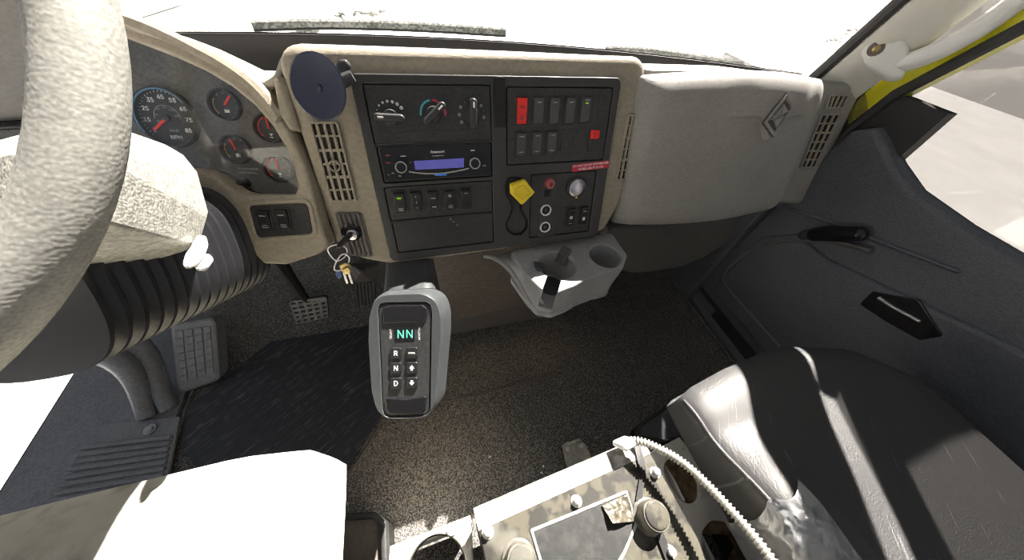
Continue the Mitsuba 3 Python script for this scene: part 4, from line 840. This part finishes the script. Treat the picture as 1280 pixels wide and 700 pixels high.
# engine cover between the footwells
tn = shell('trim_4', 'brown-grey engine cover between the footwells')
part(tn, 'cover', hull([[.005, .565, .10], [.02, .60, .50], [.40, .565, .10], [.38, .60, .50], [.0, .86, .08], [.40, .86, .08], [.02, .85, .55], [.38, .85, .55]], .02), 'brown_vinyl')
part(tn, 'kick_strip', hull([[-.01, .552, .085], [.41, .552, .085], [-.01, .545, .012], [.41, .545, .012], [.41, .60, .01], [-.01, .60, .01], [.41, .60, .085], [-.01, .60, .085]], .004), 'dark_trim', 'dark strip at the foot of the engine cover')
kp = shell('trim_5', 'dark kick panel ahead of the passenger door')
part(kp, 'panel', bx(.955, 1.0, .50, .87, .0, .62, .01), 'door')
part(kp, 'jamb', cat(bx(1.0, 1.03, .38, .60, -.02, .78), bx(.985, 1.03, -.60, .40, -.03, .13)), 'seal')
part(kp, 'corner_seal', Fr([1.0, 0, 0], [0, -1, 0], [0, 0, 1], [-1, 0, 0]).put(slab(rnd([(-a_, b_) for a_, b_ in [[0.4751, 0.5982], [0.5145, 0.6822], [0.5129, 0.7257], [0.5002, 0.758], [0.486, 0.7915], [0.4648, 0.7807], [0.4727, 0.7523], [0.4733, 0.7284], [0.4635, 0.7043], [0.438, 0.6719]]], .004), .02, .006, 3, -.02)), 'seal')
part(kp, 'sill_cover', hull([[.965, -.55, .004], [.965, .62, .004], [1.0, -.55, .06], [1.0, .62, .06], [1.01, .62, .0], [1.01, -.55, .0]], .004), 'door', 'dark sill cover beside the mat')
struct('trim_8', bx(.97, 1.10, .625, .95, .20, .735, .01), 'hood', 'pale fender block added outside the windshield corner to stop stray sun', smooth=30)  # box added to keep a leak of sun off the floor mat
# driver side: footrest, moulded ducts, ribbed sill plate
fo = thing('foot_rest', 'grey moulded foot rest with a brick tread left of the floor mat', 'foot rest')
fq = [np.array(k) for k in [[-0.6863, 0.6301, 0.16], [-0.6042, 0.6282, 0.16], [-0.6317, 0.5236, 0.03], [-0.7131, 0.5014, 0.03]]]
o_ = sum(fq) / 4; u_ = fq[1] - fq[0] + fq[2] - fq[3]; u_ /= np.linalg.norm(u_); v_ = fq[0] - fq[3] + fq[1] - fq[2]; v_ -= u_ * (u_ @ v_); v_ /= np.linalg.norm(v_)
FF = Fr(o_, u_, v_, np.cross(u_, v_)); loc = np.array([[(k - o_) @ u_, (k - o_) @ v_] for k in fq])
part(fo, 'body', FF.put(slab(rnd(loc, .010).buffer(.008), .05, .010, 3, -.055)), 'grey_mould')
bl2 = lambda a_, b_: (loc[0] * (1 - a_) + loc[1] * a_) * (1 - b_) + (loc[3] * (1 - a_) + loc[2] * a_) * b_
for i in range(4):
    for j in range(7):
        s0 = .5 / 4 if j % 2 else 0
        a0_, a1_ = max(.06, (i - s0 * 4 * .0) / 4 + .03 + .02), min(.96, (i + 1) / 4 - .01)
        b0_, b1_ = .08 + j * .115, .08 + j * .115 + .10
        part(fo, 'tread_block', FF.put(slab(rnd([bl2(a0_, b0_), bl2(a1_, b0_), bl2(a1_, b1_), bl2(a0_, b1_)], .001), .003, .001, 2, -.0052)), 'grey_mould')
dk = shell('trim_6', 'grey moulded floor trim left of the mat')
part(dk, 'base', bx(-1.0, -.71, -.4, .86, -.01, .012), 'grey_mould')
for pp_ in ([[-0.8168, 0.645, 0.14], [-0.7969, 0.6277, 0.12], [-0.772, 0.59, 0.09], [-0.7527, 0.5391, 0.06], [-0.7373, 0.4896, 0.03], [-0.7286, 0.4669, 0.015]], [[-0.8468, 0.6, 0.14], [-0.8023, 0.5731, 0.12], [-0.7796, 0.5373, 0.09], [-0.7725, 0.4912, 0.05], [-0.7688, 0.4544, 0.02]]):
    part(dk, 'moulded_rib', tube(smooth_path(pp_, 24), np.linspace(.030, .018, 24), 10), 'grey_mould', smooth=60)
sl_ = thing('sill_plate', 'ribbed grey sill plate with a bolt beside the driver side mat edge', 'sill plate')
so_ = np.array([[-0.6946, 0.4405], [-0.669, 0.2679], [-0.8798, 0.2813], [-0.8768, 0.4648]])
part(sl_, 'plate', slab(rnd(so_, .006), .006, .002, 2, .013), 'grey_mould')
for k in range(8):
    a_ = .30 + k * .085
    e0_, e1_ = so_[0] * (1 - a_) + so_[1] * a_ + [-.012, 0], so_[3] * (1 - a_) + so_[2] * a_
    part(sl_, 'rib', slab(LineString([e0_, e1_]).buffer(.0055), .007, .003, 3, .0185), 'grey_mould')
q = lathe([(0, 0), (.013, 0), (.013, .003), (.008, .003), (.008, .008), (.005, .009), (0, .009)], 16); q.apply_translation([-0.7499, 0.4201, 0.02]); part(sl_, 'bolt', q, 'brushed', 'round bolt head')

# ---------------------------------------------------------------- seats
def cushion(xl, xr, yfront, ybackv, zb, zt, rise, n=44, m=80):
    """Closed cross-sections from front to back; returns f(v, k) and the mesh."""
    th = np.linspace(0, 2 * np.pi, m, endpoint=False)
    def sec(v, grow=0.0):
        c, s = np.cos(th), np.sin(th)
        f = 1 - max(0.0, (.10 - v) / .10) ** 2.5 * .30
        X = (xl + xr) / 2 + ((xr - xl) / 2 + grow) * np.sign(c) * np.abs(c) ** .22
        Zc, H = (zb + zt) / 2, (zt - zb) / 2
        Z = Zc + (H * f + grow) * np.sign(s) * np.abs(s) ** .38 - (1 - f) * H * .3
        Y = yfront(X) * (1 - v) + ybackv * v
        Z = Z + rise(X, Y) * (s > -.2) * np.clip((s + .2) * 2, 0, 1)
        return np.column_stack([X, Y, Z])
    vs = np.concatenate([[0], np.linspace(0.004, .14, 12), np.linspace(.17, 1, n)])
    return sec, loft([sec(v) for v in vs])
def rise_p(X, Y): return .045 * smooth01(np.clip((.03 - Y) / .12, 0, 1)) * np.exp(-((X - .40) / .075) ** 2) + .010 * np.sin(np.clip((X - .38) / .48, 0, 1) * np.pi)
def yfp(X): return np.interp(X, [.36, .40, .585, .70, .78, .84, .87], [.082, .098, .130, .116, .084, .035, -.02])
ps = thing('passenger_seat', 'black vinyl passenger seat cushion half in sunlight with a silver taped edge', 'seat')
psec, pm = cushion(.372, .868, yfp, -.50, .375, .468, rise_p)
part(ps, 'cushion', pm, 'vinyl', smooth=40)
def edge_line(sec, th_i, v0, v1, n=40): return np.array([sec(v)[th_i] for v in np.linspace(v0, v1, n)])
part(ps, 'piping', tube(edge_line(lambda v: psec(v, .002), 34, .012, .9), .0035, 8), 'vinyl', 'stitched piping along the left edge', smooth=60)
rng = np.random.default_rng(5)
i0, i1 = 24, 43
def tape_fn(u, v):
    out = np.zeros((3,) + u.shape)
    for i in range(u.shape[0]):
        for j in range(u.shape[1]):
            vv = .27 + .17 * v[i, j] + .012 * math.sin(u[i, j] * 9) + .02 * (u[i, j] - .5); k = i0 + (i1 - i0) * u[i, j]
            s_ = psec(vv, .0035); a_ = int(k); f = k - a_
            out[:, i, j] = s_[a_ % 80] * (1 - f) + s_[(a_ + 1) % 80] * f
    w = meshkit.fbm(np.stack([out[0] * 28, out[1] * 45, out[2] * 28], -1), 3, 4) - .5
    w2 = np.abs(meshkit.fbm(np.stack([out[0] * 60 + out[2] * 30, out[1] * 90, out[2] * 60], -1), 3, 11) - .5)
    out[0] -= .014 * np.abs(w) + .006 * w2 + .001; out[2] += .014 * np.abs(w) + .006 * w2 + .001
    return out
part(ps, 'duct_tape', sheet(tape_fn, 40, 36, .0012, [-.5, 0, .8]), 'tape', 'wrinkled silver duct tape patch on the seat edge', smooth=True)
part(ps, 'base', bx(.54, .84, -.45, .04, .05, .375, .01), 'deep_black')
ds_ = thing('driver_seat', 'cream coloured driver seat cushion in full sunlight', 'seat')
dsec, dmesh = cushion(-.76, -.172, lambda X: np.interp(X, [-.76, -.64, -.28, -.20, -.172], [.10, .158, .160, .150, .135]), -.45, .34, .475, lambda X, Y: .006 * np.sin(np.clip((X + .72) / .56, 0, 1) * np.pi))
part(ds_, 'cushion', dmesh, 'cream', smooth=40)
part(ds_, 'base', bx(-.66, -.30, -.40, .06, .02, .34, .01), 'deep_black')

# ---------------------------------------------------------------- between the seats
BZ = .30
eb = thing('electrical_box', 'dusty metal equipment box with bolted lid between the seats', 'equipment box')
b0, b1 = np.array([0.0062, 0.03, 0.38]), np.array([0.3062, 0.0542, 0.38])
bu_ = (b1 - b0); bwid = np.linalg.norm(bu_); bu_ /= bwid; bv_ = np.array([bu_[1], -bu_[0], 0])
XF = Fr(b0, bu_, -bv_, [0, 0, 1.0])      # u: left to right, v: towards the dash
def X2(px3): d_ = np.array(px3) - XF.o; return float(d_ @ XF.u), float(d_ @ XF.v)
H0 = 0.0; lid = .008
part(eb, 'case', XF.put(slab(rr(.002, -.36, bwid - .002, -.010, .004), .30, .003, 2, -.302)), 'dusty_metal')
part(eb, 'front_flange', loft([[XF.pt(a_, 0, -.006), XF.pt(a_, .003, -.020), XF.pt(a_, -.012, -.030), XF.pt(a_, -.028, .004), XF.pt(a_, -.026, .0075), XF.pt(a_, -.020, .0075)] for a_ in np.linspace(0, bwid, 12)]), 'flange', 'scratched pale front edge of the box', smooth=20)
part(eb, 'lid', XF.put(slab(rr(.0, -.365, bwid, -.024, .004), .007, .002, 3, 0)), 'dusty_metal', 'dusty bolted lid')
LZ = .297
def at(px3): return X2(px3)
pad_ = [at(k) for k in [[0.0825, -0.0164, 0.39], [0.2385, -0.0107, 0.39], [0.2336, -0.0488, 0.39], [0.2007, -0.0719, 0.39], [0.1693, -0.0885, 0.39], [0.087, -0.0849, 0.39]]]
part(eb, 'lid_frame', XF.put(slab(Polygon(pad_).buffer(.003).difference(Polygon(pad_).buffer(-.001)), .003, .001, 2, .0068)), 'flange')
part(eb, 'rubber_pad', XF.put(slab(Polygon(pad_).buffer(-.0012), .0018, .0006, 2, .0068)), 'rubber_pad', 'dark grey pad on the lid')
fo_ = [at(k) for k in [[0.193, -0.0153, 0.39], [0.2375, -0.0125, 0.39], [0.2327, -0.0456, 0.39], [0.2055, -0.0607, 0.39], [0.196, -0.0387, 0.39]]]
fb = Polygon(fo_)
def foil(u, v):
    q = np.array([fo_[0], fo_[1], fo_[2], fo_[4]]); q = np.array([q[0], q[1], fo_[2], fo_[4]])
    a_ = (q[0][0] * (1 - u) + q[1][0] * u) * (1 - v) + (q[3][0] * (1 - u) + q[2][0] * u) * v
    b_ = (q[0][1] * (1 - u) + q[1][1] * u) * (1 - v) + (q[3][1] * (1 - u) + q[2][1] * u) * v
    w = .011 + .016 * np.abs(meshkit.fbm(np.stack([a_ * 60, b_ * 60, a_ * 0], -1), 3, 2) - .45) + .006 * v * (1 - u)
    return XF.o[:, None, None] + XF.u[:, None, None] * a_ + XF.v[:, None, None] * b_ + XF.n[:, None, None] * w
part(eb, 'foil_patch', sheet(foil, 26, 26, .001, [0, 0, 1]), 'foil', 'crumpled foil patch lifting from the lid', smooth=True)
scene['mat_foil'] = two({**P_((.15, .138, .105), .4, metallic=.3)})
for k in [[0.1581, -0.0003, 0.395], [0.0207, -0.0007, 0.395], [0.2994, 0.0016, 0.395], [0.2663, -0.0898, 0.395]]:
    bt = part(eb, 'bolt', XF.put(lathe([(0, 0), (.0085, 0), (.0085, .002), (.0055, .003), (.0055, .011), (.004, .0125), (0, .0125)], 16), *at(k), .0068), 'bright_bolt', 'pale bolt standing on the lid')
scene['mat_bright_bolt'] = two(P_((.62, .62, .60), .4))
for k, rr_ in (([0.2579, -0.046, 0.4], .021), ([0.0554, -0.04, 0.4], .020)):
    cpk = part(eb, 'cap', XF.put(lathe([(0, 0), (rr_ * 1.15, 0), (rr_ * 1.15, .004), (rr_ * .95, .006), (rr_ * .95, .026), (rr_ * .9, .029), (0, .029)], 28), *at(k), .0068), 'capm', 'round dusty screw cap')
    part(cpk, 'top_disc', XF.put(lathe([(0, 0), (rr_ * .8, 0), (rr_ * .8, .002), (rr_ * .7, .003), (0, .003)], 24), *at(k), .0355), 'dusty_metal')
scene['mat_capm'] = two(P_(proc(grain_tint((.09, .086, .07), (.17, .165, .14), 130., 30.)), .5))
ck = np.array(at([0.2579, -0.046, 0.4]))
part(eb, 'black_strap', loft([[XF.pt(*(q + s_), w_) for s_, w_ in ((np.array([-.006, 0]), h_), (np.array([.006, 0]), h_), (np.array([.006, 0]), h_ + .002), (np.array([-.006, 0]), h_ + .002))] for q, h_ in ((np.array(at([0.29, 0.0457, 0.39])) + [0, .010], .002), (np.array(at([0.2889, 0.0409, 0.39])), .0095), (np.array(at([0.2797, 0.0073, 0.39])), .0095), (ck + [-.002, .024], .0095), (ck + [.002, -.024], .0095), (np.array(at([0.2601, -0.0952, 0.39])), .0095), (np.array(at([0.2555, -0.1286, 0.39])), .0095))]), 'deep_black', 'black strap over the lid')
# corrugated conduit lying over the box corner
cd = thing('corrugated_conduit', 'pale corrugated metal conduit curving over the box beside the passenger seat', 'conduit')
cpath = smooth_path([[0.2654, 0.0524, 0.405], [0.2812, 0.0459, 0.422], [0.299, 0.0299, 0.432], [0.3179, 0.0052, 0.442], [0.3329, -0.0314, 0.452], [0.3402, -0.0624, 0.46], [0.3451, -0.0916, 0.468], [0.3471, -0.1289, 0.475], [0.3426, -0.1573, 0.48]], 400)
part(cd, 'hose', tube(cpath, .0058 + .0011 * np.sign(np.sin(np.arange(400) * np.pi / 4 + .3)), 12), 'conduit', smooth=50)
part(cd, 'end_fitting', hull([cpath[0] + np.array(d) for d in ((-.012, .004, -.012), (.008, .006, -.012), (-.010, -.008, .012), (.008, -.006, .012), (0, .0, .012))], .005), 'white_plastic', 'white end fitting on the box edge')
# white painted seat brackets with round holes
bl_ = thing('seat_bracket', 'white painted metal bracket with a round hole left of the equipment box', 'bracket')
lp = Polygon([[-0.1293, 0.0226], [0.0006, 0.0286], [-0.0047, -0.0283], [-0.0166, -0.1039], [-0.1387, -0.0687]])
hc, hr_ = np.array([-0.0628, -0.0274, 0.29][:2]), .046
part(bl_, 'plate', slab(lp.difference(circ(*hc, hr_, 16)), .008, .003, 3, .282), 'white_paint')
hb = part(bl_, 'hole_rim', slab(ring2(*hc, hr_ - .002, hr_ + .002, 16), .020, .002, 2, .265), 'dusty_metal', 'dirty inner rim of the hole')
fa, fb_ = np.array([-0.1289, 0.0213, 0.28]), np.array([-0.0011, 0.0272, 0.28])
part(bl_, 'front_face', hull([k + np.array([0, dy_, dz_]) for k in (fa, fb_) for dy_ in (-.004, -.009) for dz_ in (.001, -.26)]), 'white_paint')
q = lathe([(0, 0), (.010, 0), (.008, .006), (.004, .008), (0, .008)], 14); q.apply_translation([-0.032, 0.0177, 0.29]); part(bl_, 'bolt', q, 'bright_bolt', 'pale bolt at the bracket corner')
br_ = thing('seat_bracket', 'white painted metal bracket with two dark holes under the passenger seat edge', 'bracket')
rp = Polygon([[0.3518, 0.0337], [0.4299, 0.0436], [0.4468, -0.0209], [0.471, -0.0931], [0.4802, -0.1911], [0.3442, -0.1622], [0.352, -0.116]]).buffer(0)
ho = rnd([[0.3762, 0.0149], [0.4007, 0.0129], [0.4192, -0.0029], [0.4176, -0.0345], [0.4016, -0.0555], [0.378, -0.0589], [0.3649, -0.0433], [0.3618, -0.0226], [0.3631, 0.0006]], .022)
ho2 = rnd([[0.3777, -0.0954], [0.4048, -0.087], [0.4348, -0.0973], [0.4444, -0.1222], [0.4462, -0.1572], [0.3949, -0.1765], [0.3503, -0.1547], [0.3562, -0.1273]], .022)
ho, ho2 = ho.intersection(rp.buffer(-.007)), ho2.intersection(rp.buffer(-.007))
part(br_, 'plate', slab(rp.difference(ho).difference(ho2), .008, .003, 3, .297), 'white_paint')
for h_ in (ho, ho2): part(br_, 'hole_rim', slab(h_.buffer(.001).difference(h_.buffer(-.003)), .030, .001, 1, .268), 'rust', 'rusty inner edge of a hole')
scene['mat_rust'] = two(P_(proc(grain_tint((.07, .045, .025), (.20, .15, .09), 120., 40.)), .7))
part(br_, 'side_web', bx(.375, .380, -.30, .03, .01, .296), 'white_paint')
# latch bracket standing in front of the box
lt = thing('latch_bracket', 'small grey metal bracket with two bolts in front of the equipment box', 'bracket')
lo = rnd([[0.2683, 0.1151], [0.2792, 0.1306], [0.3249, 0.1296], [0.336, 0.1102], [0.3375, 0.0817], [0.3322, 0.0598], [0.2657, 0.0619], [0.2642, 0.0868]], .004)
part(lt, 'plate', slab(lo, .006, .002, 2, .024), 'latch', smooth=30)
scene['mat_latch'] = two(P_(proc(grain_tint((.30, .30, .30), (.42, .40, .36), 200., 40.)), .5))
part(lt, 'top_lip', slab(rnd([[0.2681, 0.1255], [0.3207, 0.1308], [0.3218, 0.1223], [0.2695, 0.1171]], .0008), .008, .001, 2, .028), 'flange', 'pale bent lip')
part(lt, 'foot', slab(lo.buffer(-.010), .02, 0, 1, .005), 'deep_black')
for k in [[0.282, 0.1136, 0.03], [0.322, 0.1117, 0.03], [0.3255, 0.0711, 0.03]]:
    q = lathe([(0, 0), (.007, 0), (.007, .003), (.004, .006), (0, .006)], 14); q.apply_translation([k[0], k[1], .0298]); part(lt, 'bolt', q, 'bright_bolt')
one('wire_loop', tube(smooth_path([[0.2165, 0.0505, 0.05], [0.2248, 0.0582, 0.055], [0.2418, 0.0603, 0.06], [0.2612, 0.056, 0.055], [0.276, 0.0456, 0.05]], 16), .0018, 6), 'brushed', 'thin bent wire loop on the mat in front of the equipment box', 'wire', smooth=60)
tb = thing('tray_frame', 'black plastic frame on the floor at the corner of the cream seat', 'tray')
to = rnd([[-0.2878, 0.1153], [-0.1927, 0.0941], [-0.1704, 0.0714], [-0.168, -0.0386], [-0.2771, -0.0079]], .012)
part(tb, 'rim', slab(to.difference(to.buffer(-.012)), .025, .008, 3, .085), 'black')
part(tb, 'floor_panel', slab(to.buffer(-.010), .004, .001, 1, .086), 'brown_vinyl')
part(tb, 'leg', slab(to.buffer(-.004).difference(to.buffer(-.008)), .08, 0, 1, .007), 'deep_black')
tf = thing('tray_frame', 'black plastic frame on the floor at the front corner of the black seat', 'tray')
to = rnd([[0.4681, 0.0891], [0.4887, 0.1158], [0.622, 0.1497], [0.6708, 0.1453], [0.622, 0.0551], [0.5383, 0.0573]], .010)
part(tf, 'rim', slab(to.difference(to.buffer(-.008)), .022, .007, 3, .045), 'black')
part(tf, 'floor_panel', slab(to.buffer(-.007), .012, .002, 2, .046), 'door')
part(tf, 'leg', slab(to.buffer(-.002).difference(to.buffer(-.006)), .04, 0, 1, .007), 'deep_black')
cr = [[0.197, 0.0801, 0.0], [0.206, 0.093, 0.0], [0.3792, 0.1229, 0.0], [0.4506, 0.0986, 0.0], [-0.277, 0.1376, 0.0], [0.073, 0.1503, 0.0]]
rng = np.random.default_rng(9)
where = ('just left of the latch bracket, nearer the equipment box', 'just left of the latch bracket, farther from the equipment box', 'just right of the latch bracket', 'beside the black frame at the passenger seat', 'beside the cream driver seat', 'alone in the middle of the mat, left of the latch bracket')
for q, w_ in zip(cr, where):
    one('crumb', hull([np.array(q) + rng.uniform(-1, 1, 3) * [.0025, .0025, .0012] + np.array([0, 0, .010]) for _ in range(6)], .001), 'white_print', 'tiny pale crumb ' + w_, 'crumb', 'crumbs on the floor mat')
# steering wheel: its grained rim just enters the left of the view
sw = thing('steering_wheel', 'light grey grained steering wheel rim at the left edge above the column cover', 'steering wheel')
WC, WR = np.array([-.392, .27, .90]), .230
e1_, e2_ = np.array([1.0, 0, 0]), np.array([0, .707, .707])
th = np.linspace(0, 2 * np.pi, 97)[:-1]
part(sw, 'rim', tube([WC + WR * (math.cos(t_) * e1_ + math.sin(t_) * e2_) for t_ in th], .017, 16, True), 'rim_grain', smooth=60)
for t_ in (3.3, 5.6):
    part(sw, 'spoke', tube([WC + WR * k * (math.cos(t_) * e1_ + math.sin(t_) * e2_) + np.array([0, .04, -.04]) * (1 - k) for k in (.0, .5, 1)], [.022, .016, .013], 10), 'dark_trim')
part(sw, 'hub', hull([WC + np.array([0, .04, -.04]) + .06 * (math.cos(t_) * e1_ + math.sin(t_) * e2_) for t_ in th[::8]], .015), 'dark_trim')
